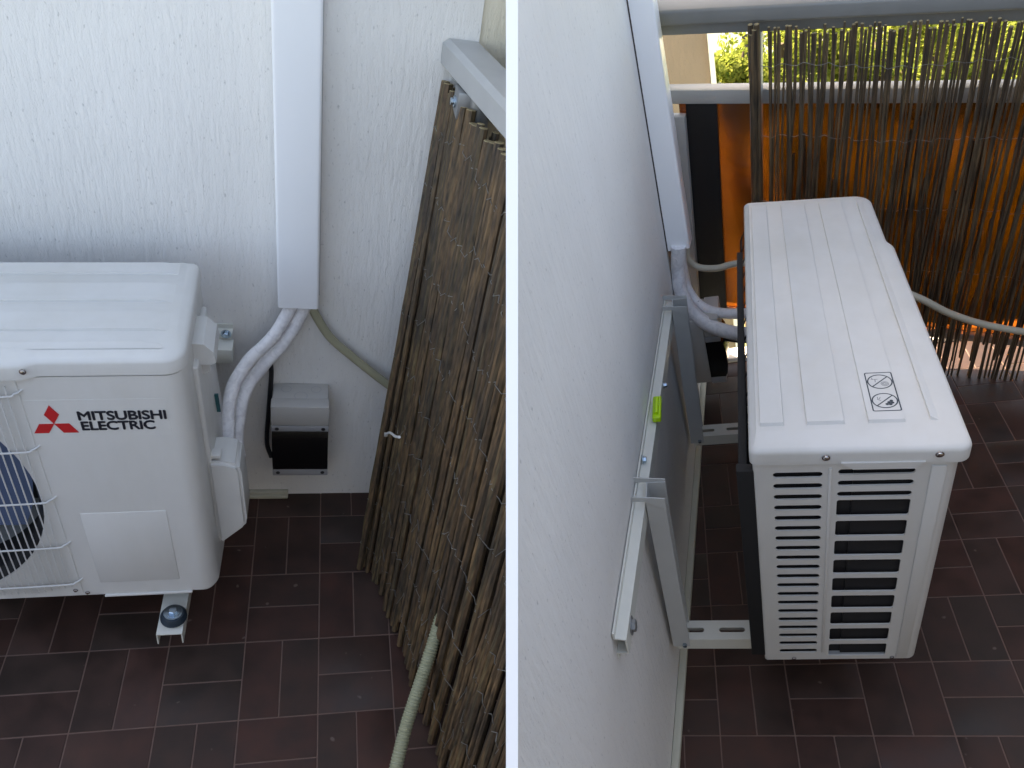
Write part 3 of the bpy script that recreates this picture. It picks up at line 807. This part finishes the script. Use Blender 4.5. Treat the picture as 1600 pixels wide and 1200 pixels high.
# ---- cable ducts
def duct(name, frame, pts_bottom, h, w, d, label, dirx, cut=None, tilt=0):
    x, y, z = pts_bottom                       # bottom, wall side, left edge (towards -x)
    t = thing(name, label, "cable duct", frame, (x + w / 2, y, z))
    M = Matrix.Translation((x, y, z)) @ Matrix.Rotation(tilt, 4, 'Y')
    mb = MB(); mb.bevelled_box((.003, -d * .35, .004), (w - .003, 0.0, h), .001, 1, M=M); mb.build("back_tray", "duct_plastic", t, cut=cut)
    mb = MB()
    prof = rrect(0, w, -d, -.002, (.001, .001, .006, .006), 5)
    inn = rrect(.0018, w - .0018, -d + .0018, -.002, (.001, .001, .0045, .0045), 5)
    n = len(prof); o = 0
    for zz in (0, h):
        mb.v += [M @ Vector((a, b, zz)) for a, b in prof]; mb.v += [M @ Vector((a, b, zz)) for a, b in inn]
    for k in range(n):
        k2 = (k + 1) % n
        mb.f += [(k, k2, 2 * n + k2, 2 * n + k), (n + k, 3 * n + k, 3 * n + k2, n + k2), (k, n + k, n + k2, k2)]
        mb.m += [0] * 3; mb.smooth += [True, True, False]
    mb.build("cover", "duct_plastic", t, cut=cut)
    mb = MB(); mb.bevelled_box((-.001, -.0035, -.0005), (.0005, -.0005, h), .0003, 1, M=M)
    mb.bevelled_box((w - .0005, -.0035, -.0005), (w + .001, -.0005, h), .0003, 1, M=M)
    mb.build("seam", "seam_shadow" if frame == "WR" else "box_lip", t, cut=cut)
    return t
duct("cable_duct", 'L', (.894, .145, .598), 1.1, .079, .055, "white plastic cable duct rising above the pipes to the right of the emblem front", 1)
duct("cable_duct", 'WR', (.905, 0, .565), 1.0, .079, .058, "white plastic cable duct leaning over the wall at the top of the bracket side", 1, tilt=R_(8))

# ---- insulated pipes
def wrapped(path, r, name, par, seedv):
    n = len(path)
    mb = MB()
    def rad(i, a):
        return r * (1 + .05 * noise.noise(Vector((i * .25, math.cos(a) * 1.3, math.sin(a) * 1.3 + seedv))) + .022 * math.sin(i * .8 + a + seedv))
    mb.tube(path, rad, 16); return mb.build(name, "pipe_wrap", par)
t = thing("insulated_pipes", "pair of white wrapped pipes curving from the duct into the emblem-fronted unit", "insulated pipes", 'L', (.93, .1, .58))
def LP(px, py, y): return at(BAY_L, px, py, 1, y)
pA = spline([LP(458, 472, .112), LP(447, 494, .105), LP(425, 528, .085), LP(392, 560, .055), LP(367, 598, .015), LP(357, 640, -.03), LP(357, 690, -.075), LP(362, 720, -.10)], 8)
pB = spline([LP(478, 474, .118), LP(466, 500, .112), LP(444, 535, .098), LP(414, 568, .075), LP(388, 602, .040), LP(375, 640, 0), LP(370, 690, -.04), LP(374, 715, -.065)], 8)
wrapped(pA, .0132, "pipe", t, 0); wrapped(pB, .0134, "pipe", t, 4)
t = thing("insulated_pipes", "pair of white wrapped pipes bending behind the slotted unit from the leaning duct", "insulated pipes", 'R', (.93, .1, .56))
def RP(px, py, x): return at(BAY_R, px, py, 0, x)
pA = spline([RP(1064, 385, .93), RP(1065, 415, .93), RP(1073, 450, .92), RP(1095, 478, .90), RP(1125, 489, .87), RP(1172, 490, .85)], 8)
pB = spline([RP(1060, 385, .90), RP(1060, 425, .90), RP(1066, 462, .88), RP(1088, 494, .86), RP(1125, 515, .83), RP(1175, 524, .82)], 8)
wrapped(pA, .0135, "pipe", t, 1); wrapped(pB, .0185, "pipe", t, 7)

# ---- hoses and cables
def hose(name, frame, path, r, m, label, rib=None, cat="hose", cut=None):
    path = spline(path, 12)
    if rib:
        L = 0; out = [path[0]]
        dense = []
        for a, b in zip(path, path[1:]):
            k = max(1, int((b - a).length / (rib / 4)))
            for q in range(k): dense.append(a.lerp(b, q / k))
        dense.append(path[-1]); path = dense
        acc = [0]
        for a, b in zip(path, path[1:]): acc.append(acc[-1] + (b - a).length)
        rad = lambda i, a: r * (1 + .09 * math.cos(2 * math.pi * acc[i] / rib))
    else: rad = r
    mb = MB(); mb.tube(path, rad, 14)
    o = mb.build(name, m, frame=frame, base=tuple(path[0]), cut=cut)
    return tag(o, label, cat)
hose("drain_hose", 'L', [LP(486, 470, .12), LP(492, 490, .12), LP(516, 527, .12), LP(550, 557, .118), LP(585, 585, .115), LP(625, 616, .11), LP(650, 640, .10)], .0093, "hose_olive", "olive drain hose sloping down the white wall to the reed screen")
hose("drain_hose", 'R', [RP(1072, 385, .97), RP(1075, 403, .97), RP(1090, 417, .97), RP(1120, 419, .96), RP(1160, 411, .95), RP(1250, 414, .93), RP(1350, 434, .89), RP(1432, 464, .86), RP(1480, 488, .86), RP(1530, 505, .87), RP(1590, 517, .88), RP(1680, 530, .90),
     Vector((.93, -.95, .07)), Vector((.90, -1.12, .012)), Vector((.80, -1.35, .011))], .0089, "hose_beige", "long beige drain hose passing behind the grooved lid and along the thin reeds")
hose("electric_cable", 'L', [LP(432, 548, .12), LP(422, 556, .125), LP(424, 585, .13), LP(420, 640, .125), LP(417, 690, .12), LP(424, 714, .11)], .0052, "black_plastic", "black cable looping beside the grey switch box", cat="cable")
hose("electric_cable", 'R', [RP(1090, 470, .90), RP(1100, 500, .89), RP(1115, 525, .88), RP(1150, 533, .86), RP(1180, 534, .85)], .0042, "black_plastic", "thin black cable sagging under the pipes behind the slotted unit", cat="cable")

# ---- switch boxes
def switch_box(frame, x0, x1, yw, z0, z1, d, label):
    t = thing("switch_box", label, "switch box", frame, ((x0 + x1) / 2, yw, z0))
    mb = MB(); mb.bevelled_box((x0 + .002, yw - d * .62, z0 + .002), (x1 - .002, yw, z1 - .002), .003, 2); mb.build("back_box", "box_grey", t)
    mb = MB(); mb.bevelled_box((x0, yw - d, z1 - .055), (x1, yw - d * .62 - .0005, z1), .003, 2); mb.build("top_cover", "box_grey", t)
    mb = MB(); mb.bevelled_box((x0, yw - d, z1 - .072), (x1, yw - d * .62 - .0005, z1 - .0555), .002, 2); mb.build("frame", "box_lip", t); mb = MB(); mb.bevelled_box((x0, yw - d, z0), (x1, yw - d * .62 - .0005, z0 + .020), .002, 2); mb.build("frame", "box_lip", t)
    w = MB()
    n = 10; pts = []
    for k in range(n + 1):
        s = k / n; zz = z0 + .0205 + (z1 - .0925 - z0) * s; pts.append((x0 + .001, yw - d - .010 * math.sin(math.pi * s) ** .5, zz))
    pts += [(x0 + .001, yw - d * .62, z1 - .0725), (x0 + .001, yw - d * .62, z0 + .0205)]
    pts = [Vector(p) for p in pts]
    w.prism(pts, (x1 - x0 - .002, 0, 0), smooth=True); w.build("hinged_window", "smoked_cover", t)
    for sx in (x0 + .012, x1 - .012):
        for zz in (z1 - .064, z0 + .010):
            m = MB(); m.lathe((sx, yw - d + .0003, zz), (0, -1, 0), [(.0045, 0), (.0045, .0008)], 12); m.build("screw", "black_plastic", t)
    m = MB()
    for cx, cy, r in ((.030, .022, .010), (.062, .045, .013), (.094, .022, .010)):
        o = len(m.v)
        for k in range(20):
            a = 2 * math.pi * k / 20
            for rr in (r, r + .0010): m.v.append(Vector((x0 + cx + rr * math.cos(a), yw - cy + rr * math.sin(a), z1 - .0017)))
        for k in range(20):
            k2 = (k + 1) % 20; m.f.append((o + 2 * k, o + 2 * k + 1, o + 2 * k2 + 1, o + 2 * k2)); m.m.append(0); m.smooth.append(False)
    m.raw = True; m.build("knockout", "box_lip", t)
switch_box('L', .876, .999, .145, .152, .362, .085, "grey switch box with smoked black window low on the wall left of the reeds")
switch_box('WR', .845, .960, 0, .178, .385, .105, "dark grey switch box seen from its side below the wrapped pipes")
mb = MB(); mb.bevelled_box((.800, .128, -.001), (.905, .1445, .010), .002); mb.bevelled_box((.800, .133, .010), (.905, .1445, .018), .002)
tag(mb.build("skirting_strip", "skirting", frame='L', base=(.85, .14, 0)), "short pale strip lying at the foot of the wall below the switch box", "skirting")
mb = MB(); mb.bevelled_box((-.60, -.0165, -.001), (1.20, -.0005, .012), .003)
tag(mb.build("skirting_strip", "skirting", frame='WR', base=(.3, 0, 0), cut='R'), "narrow greenish strip along the wall foot beside the slotted unit", "skirting")

# ================================================================== LEFT FENCE: handrail + leaning reed screen
sl_ = .21
def lx(y): return 1.172 + sl_ * (.145 - y)
t = thing("handrail", "grey metal handrail at the top above the cut reed ends", "handrail", 'L', (lx(.1), .1, 1.11))
mb = MB(); mb.closed = True
prof = [(0, 1.090), (.004, 1.086), (.066, 1.086), (.070, 1.090), (.070, 1.122), (.060, 1.132), (.010, 1.132), (0, 1.124)]
a = Vector((lx(.143), .143, 0)); b = Vector((lx(-1.1), -1.1, 0))
mb.prism([a + Vector((x, 0, z)) for x, z in prof], b - a)
mb.build("rail_tube", "rail_paint", t, cut='L')
mb = MB(); mb.tube([(lx(.02) + .030, .02, .0), (lx(.02) + .030, .02, 1.086)], .018, 14); mb.build("post", "galvanised", t, cut='L')
mb = MB(); mb.bevelled_box((lx(.04) - .004, .015, 1.040), (lx(.04) + .050, .062, 1.0855), .003); mb.build("clamp", "galvanised", t, cut='L')
mb = MB(); mb.lathe((lx(.04) - .004, .04, 1.062), (-1, 0, 0), [(.010, 0), (.010, .003), (.006, .004), (.006, .008)], 12); mb.build("bolt", "zinc_bolt", t, cut='L')

def reed(top, bot, r, mb, bend, seed):
    rnd = random.Random(seed)
    top = Vector(top); bot = Vector(bot); n = 22; path = []; rad = []
    nodes = sorted(rnd.uniform(0, 1) for _ in range(3))
    ph = [rnd.uniform(0, 6.3) for _ in range(4)]
    for i in range(n + 1):
        s = i / n; p = top.lerp(bot, s)
        w = math.sin(math.pi * s)
        p += Vector((math.sin(3.1 * s + ph[0]) * bend * .6 * w, math.sin(4.3 * s + ph[1]) * bend * w + math.sin(9 * s + ph[2]) * bend * .35 * w, 0))
        rr = r * (1 - .18 * s if rnd.random() < 2 else 1) * (1 + .05 * math.sin(13 * s + ph[3]))
        for q in nodes:
            if abs(s - q) < .024: rr *= 1.16
        path.append(p); rad.append(rr)
    mb.tube(path, rad, 8, caps=False)
    d = (path[0] - path[1]).normalized()
    mb.lathe(path[0] - d * .0002, d, [(rad[0] * .98, 0), (rad[0] * .9, .0012), (rad[0] * .45, .0004)], 8, mi=1)
    return path, rad

BOT = [(.0, 1.073, -.087), (.1, 1.118, -.143), (.25, 1.151, -.287), (.36, 1.173, -.38), (.52, 1.212, -.539), (1.3, 1.37, -1.30)]
def botpt(s):
    for (a, x0, y0), (b, x1, y1) in zip(BOT, BOT[1:]):
        if s <= b: k = (s - a) / (b - a); return x0 + (x1 - x0) * k, y0 + (y1 - y0) * k
    return BOT[-1][1:]
scr = thing("reed_screen", "leaning screen of thick brown reeds tied with wire beside the cut ends", "reed screen", 'L', (1.15, -.2, 0))
rr_ = random.Random(5)
paths = []
cnt = 0
s = 0.0
wires = MB()
rows = (.06, .17, .28, .39, .50, .61, .72, .83, .93)
invL = CAM.inverted() @ BAY_L
def pix(frameM, p):
    c = CAM.inverted() @ frameM @ Vector(p)
    return (800 + 1250 * c.x / -c.z, 600 - 1250 * c.y / -c.z, c.x)
k = 0
while s < .80:
    r = rr_.uniform(.0058, .0096)
    ty = .134 - s * 1.02
    top = Vector((lx(ty) + .012 - r * .5 + rr_.uniform(-.003, .003), ty, 1.058 + rr_.uniform(-.010, .007)))
    bx_, by_ = botpt(s)
    bot = Vector((bx_ + rr_.uniform(-.006, .006), by_ + rr_.uniform(-.006, .006), rr_.uniform(.001, .02)))
    if 0.02 < s and rr_.random() < .12: bot = bot.lerp(top, rr_.uniform(.04, .09))
    if pix(BAY_L, top)[0] > 792 and pix(BAY_L, bot)[0] > 792: break
    mb = MB(); p, rd = reed(top, bot, r, mb, rr_.uniform(.003, .007), k)
    o = mb.build("reed", ["reed", "reed_end"], scr, cut='L' if pix(BAY_L, top)[0] > 780 or pix(BAY_L, bot)[0] > 780 else None)
    paths.append((p, rd)); k += 1
    s += r * 2 * rr_.uniform(.98, 1.10)
# second, looser layer behind the first
s = -.004; k2 = 0
while s < .80 and k + k2 < 98:
    r = rr_.uniform(.0045, .0068)
    ty = .132 - s * 1.02
    top = Vector((lx(ty) + .028 + rr_.uniform(-.003, .003), ty, 1.045 + rr_.uniform(-.02, .012)))
    bx_, by_ = botpt(max(0, s + .008)); bot = Vector((bx_ + .014 + rr_.uniform(-.006, .006), by_ + rr_.uniform(-.01, .01), rr_.uniform(.002, .05)))
    if pix(BAY_L, top)[0] > 792 and pix(BAY_L, bot)[0] > 792: break
    mb = MB(); reed(top, bot, r, mb, rr_.uniform(.004, .010), 500 + k2)
    mb.build("reed", ["reed", "reed_end"], scr, cut='L')
    k2 += 1; s += r * 2 * rr_.uniform(1.0, 1.5)
# wire twists running across the reeds
for row in rows:
    pts = []
    for i, (p, rd) in enumerate(paths):
        f = row + .012 * math.sin(i * .4 + row * 20) ; idx = f * (len(p) - 1); a = int(idx); q = p[a].lerp(p[min(a + 1, len(p) - 1)], idx - a); rr = rd[a]
        side = Vector((-1, -.25, 0)).normalized()
        pts.append(q + side * (rr + .0012) + Vector((0, 0, .004 if i % 2 else -.003)))
        if i + 1 < len(paths):
            p2, rd2 = paths[i + 1]; q2 = p2[a].lerp(p2[min(a + 1, len(p2) - 1)], idx - a)
            pts.append(q.lerp(q2, .5) + side * (rr * .35) + Vector((0, 0, -.008 if i % 2 else .005)))
    wires.tube(pts, .00075, 5, caps=False)
wires.build("binding_wire", "tie_wire", scr, cut='L')
c0 = at(BAY_L, 603, 679, 0, 1.105); mb = MB(); mb.tube(spline([c0, at(BAY_L, 609, 676, 0, 1.10), at(BAY_L, 618, 682, 0, 1.10), at(BAY_L, 624, 683, 0, 1.10)], 4), .0022, 8); mb.lathe(c0, (-1, 0, 0), [(.004, -.003), (.004, .003)], 10)
mb.build("cable_tie", "tie_white", scr)

# corrugated hose coming out between the reeds
def LZ(px, py, z): return at(BAY_L, px, py, 2, z)
hose("corrugated_hose", 'L', [LZ(712, 880, .30), LZ(703, 915, .27), LZ(690, 960, .24), LZ(672, 1020, .20), LZ(652, 1080, .165), LZ(636, 1130, .135), LZ(622, 1185, .105), LZ(606, 1260, .06)], .0118, "hose_grey", "grey-green corrugated hose poking out of the reeds near the floor", rib=.0056)

# slab edge and outer railing beyond the left reeds
mb = MB(); mb.closed = True; mb.bevelled_box((1.42, -1.4, -.12), (1.50, .145, .04), .004)
tag(mb.build("kerb", "roof_white", frame='L', base=(1.3, -.2, -.1), cut='L'), "sunlit white slab edge glimpsed through the foot of the thick reeds", "kerb")

# ================================================================== RIGHT FENCE: railing, amber panel and reed screen
rl = thing("balcony_railing", "grey steel railing with amber see-through panel behind the thin reeds", "railing", 'FR', (.03, -.4, .03))
def Fz(px, py, x=0.0): return at(FENCE_R, px, py, 0, x)
Y0, Y1 = .22, -1.15
mb = MB(); mb.bevelled_box((.012, Y1, 1.036), (.062, Y0, 1.066), .003); mb.bevelled_box((-.012, Y1, 1.069), (.080, Y0, 1.105), .006, 3); mb.build("top_rail", "rail_dark", rl, cut='R')
mb = MB(); mb.bevelled_box((.022, Y1, .852), (.058, Y0, .8895), .003); mb.build("middle_rail", "rail_paint", rl, cut='R')
mb = MB(); mb.bevelled_box((.022, Y1, .135), (.058, Y0, .160), .003); mb.build("bottom_rail", "rail_paint", rl, cut='R')
mb = MB(); ybl = Fz(1082, 300, .03).y; ybr = Fz(1127, 300, .03).y
mb.box((.036, Y1, .160), (.041, ybl + .02, .852)); mb.build("amber_panel", "amber_glass", rl, cut='R')
mb = MB(); mb.box((.0265, ybr, .161), (.034, ybl, .8515)); mb.build("black_strip", "black_strip", rl)
ygl = Fz(1062, 300, .03).y
mb = MB(); mb.bevelled_box((.010, ybl + .0005, .10), (.034, ygl + .05, .822), .002); mb.build("end_post", "rail_paint", rl)
mb = MB(); mb.bevelled_box((.008, -.088, .03), (.03, -.060, 1.036), .002); mb.build("post", "rail_paint", rl)
mb = MB(); mb.bevelled_box((.02, -.93, .0), (.06, -.89, 1.036), .002); mb.build("post", "rail_paint", rl)

mb = MB(); mb.closed = True; mb.bevelled_box((1.185, -1.9, -.15), (1.245, .11, .012), .004)
kb = mb.build("kerb", "roof_white", frame='R', base=(1.2, -.5, -.1), cut='R'); kb.matrix_world = BAY_R @ Matrix.Translation((1.2, -.5, -.1)) @ Matrix.Rotation(R_(0), 4, 'Z')
tag(kb, "white slab edge at the foot of the railing behind the thin reeds", "kerb")

rs = thing("reed_screen", "thin see-through reed screen hanging on the railing beyond the grooved lid", "reed screen", 'FR', (-.02, -.5, .03))
rr_ = random.Random(9)
n = 0; y = -.108
rest = MB(); npart = 0
while y > -1.10:
    r = rr_.uniform(.0024, .0041)
    x = -.012 - r + rr_.uniform(-.003, .003)
    top = Vector((x, y + rr_.uniform(-.003, .003), 1.050 + rr_.uniform(-.012, .012)))
    lean = rr_.uniform(-.012, .012) - .010
    bot = Vector((x - .03 + rr_.uniform(-.006, .006), y + lean, .012 + rr_.uniform(-.012, .028)))
    if npart < 99 or True:
        mb = MB(); reed(top, bot, r, mb, rr_.uniform(.003, .010), 900 + n)
        if npart < 100: mb.build("reed", ["reed_thin", "reed_end"], rs); npart += 1
        else: rest.add(mb.v, mb.f)
    n += 1
    y -= r * 2 * rr_.uniform(.92, 1.5) + (.002 if rr_.random() < .08 else 0)
# back reeds, fuller low down: shorter pieces
y = -.115; n2 = 0
while y > -1.10:
    r = rr_.uniform(.0028, .0042)
    top = Vector((.002, y, .80 + rr_.uniform(-.30, .06))); bot = Vector((-.012, y + rr_.uniform(-.02, .01), .14 + rr_.uniform(-.06, .03)))
    mb = MB(); reed(top, bot, r, mb, .006, 2000 + n2)
    if npart < 100: mb.build("reed", ["reed_thin", "reed_end"], rs); npart += 1
    else: rest.add(mb.v, mb.f, 0, True)
    n2 += 1; y -= r * 2 * rr_.uniform(2.0, 4.2)
o = rest.build("reed_bundle", ["reed_thin", "reed_end"], rs)
if o: o["kind"] = "stuff"
# rolled dark edge of the screen
mb = MB()
for k in range(7):
    a = k * .9; dx, dy = .007 * math.cos(a), .009 * math.sin(a)
    reed((-.022 + dx, -.078 + dy * .8, 1.05 + .01 * (k % 3)), (-.03 + dx, -.084 + dy, .03 + .01 * (k % 2)), .0062, mb, .004, 70 + k)
mb.build("rolled_edge", ["reed_thin", "reed_end"], rs)
mb = MB()
for z in (.97, .79, .60, .41, .22):
    pts = [Vector((-.024 - .003 * (i % 2), -.08 - i * .0135, z + .004 * math.sin(i * 1.7) + .006 * math.sin(i * .21))) for i in range(78)]
    mb.tube(pts, .0006, 4, caps=False)
mb.build("binding_wire", "tie_wire", rs)
# dark cable over the top rail
hose("tie_wire", 'FR', [(-.016, -.640, 1.14), (-.020, -.642, 1.10), (-.026, -.650, 1.03), (-.022, -.655, .98), (-.018, -.650, .955)], .0028, "dark_wire", "dark wire looped over the top rail among the thin reeds", cat="wire")

# ================================================================== outside the right bay
def blob_tree(frame, c, rad, m, label, seed, h=7, n=2600, leaf=.10, group="trees below the balcony"):
    rnd = random.Random(seed); c = Vector(c)
    t = thing("tree", label, "tree", frame, (c.x, c.y, c.z - h), group)
    mb = MB(); mb.raw = True
    mb.tube([c - Vector((0, 0, h)), c - Vector((.1, .1, h * .55)), c - Vector((-.05, 0, rad * .3)), c + Vector((0, 0, rad * .4))], [.22, .17, .12, .04], 8)
    for _ in range(9):
        d = Vector((rnd.gauss(0, 1), rnd.gauss(0, 1), abs(rnd.gauss(0, .6)) + .1)).normalized()
        s0 = c - Vector((0, 0, rnd.uniform(.2, .9) * rad)); mb.tube([s0, s0 + d * rad * .45, s0 + d * rad * .85 + Vector((0, 0, .2))], [.07, .045, .015], 6)
    mb.build("trunk", "bark", t)
    clumps = []
    for _ in range(38):
        d = Vector((rnd.gauss(0, 1), rnd.gauss(0, 1), rnd.gauss(0, .8))).normalized(); clumps.append((c + d * rad * rnd.uniform(.35, .95), rad * rnd.uniform(.16, .36)))
    mb = MB(); mb.raw = True
    for _ in range(n):
        cc, cr = rnd.choice(clumps)
        d = Vector((rnd.gauss(0, 1), rnd.gauss(0, 1), rnd.gauss(0, 1))).normalized()
        p = cc + d * cr * rnd.uniform(.55, 1.05)
        a = Vector((rnd.gauss(0, 1), rnd.gauss(0, 1), rnd.gauss(0, 1))).normalized(); b = a.cross(d + Vector((.01, .02, .3)))
        if b.length < .01: continue
        b.normalize(); s = leaf * rnd.uniform(.6, 1.4)
        mb.add([p + a * s, p + b * s * .5, p - a * s, p - b * s * .5], [(0, 1, 2, 3)])
    mb.build("crown", m, t)
    return t
def out(px, py, x): return at(BAY_R, px, py, 0, x)
trees = [
    (1142, 142, 10, .55, "leaves_lime", "bright lime tree seen through the clear gap beside the leaning duct"),
    (1222, 112, 11, .95, "leaves_lime", "yellow-green tree behind the first thin reeds"),
    (1312, 88, 15, 1.35, "leaves_green", "darker green tree behind the reeds above the white dome"),
    (1385, 112, 11, 1.0, "leaves_lime", "yellow-green tree behind the middle of the thin reeds"),
    (1462, 128, 12, 1.0, "leaves_green", "mid green tree below the pale houses behind the reeds"),
    (1548, 100, 11, 1.1, "leaves_lime", "yellow-green tree behind the last reeds on the right"),
    (1640, 100, 12, 1.4, "leaves_green", "green tree just past the right end of the reeds"),
]
for i, (px, py, x, rad, m, lab) in enumerate(trees):
    blob_tree('R', out(px, py, x), rad, m, lab, 40 + i, n=9000, leaf=.042)
# lower growth seen through the gap under the amber panel and through the panel
for i, (px, py, x, rad, m, lab) in enumerate([
    (1460, 420, 6.5, 1.3, "leaves_lime", "low lime bush glimpsed under the amber panel"),
    (1570, 400, 6.8, 1.4, "leaves_lime", "low lime bush glimpsed at the far right under the amber panel"),
    (1290, 300, 7.5, 1.1, "leaves_green", "dark bush blurred behind the amber panel"),
]):
    blob_tree('R', out(px, py, x), rad, m, lab, 80 + i, h=4, n=6000, leaf=.04, group="bushes below the balcony")

# neighbouring tan building and pale houses
def house(frame, c, size, m, label, cat, roof=None):
    t = thing("building", label, cat, frame, (c[0], c[1], c[2]))
    x, y, z = c; sx, sy, sz = size
    mb = MB(); mb.box((x, y, z), (x + sx, y + sy, z + sz)); mb.build("wall", m, t)
    mb = MB(); mb.box((x - .12, y - .12, z + sz), (x + sx + .12, y + sy + .12, z + sz + .2)); mb.build("roof", roof or "roof_white", t)
    for k in range(int(sy // 1.6)):
        for j in range(int(sz // 2.4)):
            yy = y + .5 + k * 1.6; zz = z + .8 + j * 2.4
            mb = MB(); mb.box((x - .06, yy, zz), (x - .004, yy + .8, zz + 1.2)); w = mb.build("window", "roof_white", t)
            w['_f'] = frame; w['_b'] = list((x, y, z))
            mb = MB(); mb.box((x - .07, yy + .08, zz + .08), (x - .0605, yy + .72, zz + 1.12)); g = mb.build("pane", "black_strip", t)
            g.parent = w
    return t
e = out(1108, 100, 4.5); e2 = out(1117, 100, 4.5)
t = thing("neighbour_building", "tan rendered building with a pale corner left of the clear gap", "building", 'R', (4.5, e.y + 2, -8))
mb = MB(); mb.box((4.5, e.y, -8), (7, e.y + 4, 2.2)); mb.build("wall", "plaster_tan", t)
mb = MB(); mb.box((4.47, e2.y, -8), (6.9, e.y - .003, 2.25)); mb.build("corner_trim", "roof_white", t)
p = out(1270, 118, 19); 
dome = thing("building", "low white domed roof behind the reeds", "building", 'R', (p.x, p.y, p.z - 6))
mb = MB(); mb.box((p.x - 1.0, p.y - 1.35, p.z - 6), (p.x + 1.2, p.y + 1.0, p.z - .3)); mb.build("wall", "roof_white", dome)
mb = MB(); mb.lathe((p.x, p.y - .17, p.z - .31), (0, 0, 1), [(1.3, 0), (1.2, .25), (.8, .55), (.3, .7), (.01, .74)], 20); mb.build("roof", "roof_white", dome)
p = out(1500, 45, 30); house('R', (p.x, p.y - 3.2, p.z - 9), (4, 5.0, 10.5), "roof_white", "pale house high up behind the right-hand reeds", "house")
p = out(1315, 30, 34); house('R', (p.x, p.y - 2.5, p.z - 9), (4, 4.0, 11), "roof_white", "pale house behind the reeds above the dome", "house")
p = out(1160, 60, 26); house('R', (p.x, p.y - 1.2, p.z - 9), (3, 3.6, 9.8), "roof_white", "pale house at the top of the clear gap", "house")

for o in list(bpy.data.objects):
    for k in ('_f', '_b'):
        if k in o: del o[k]
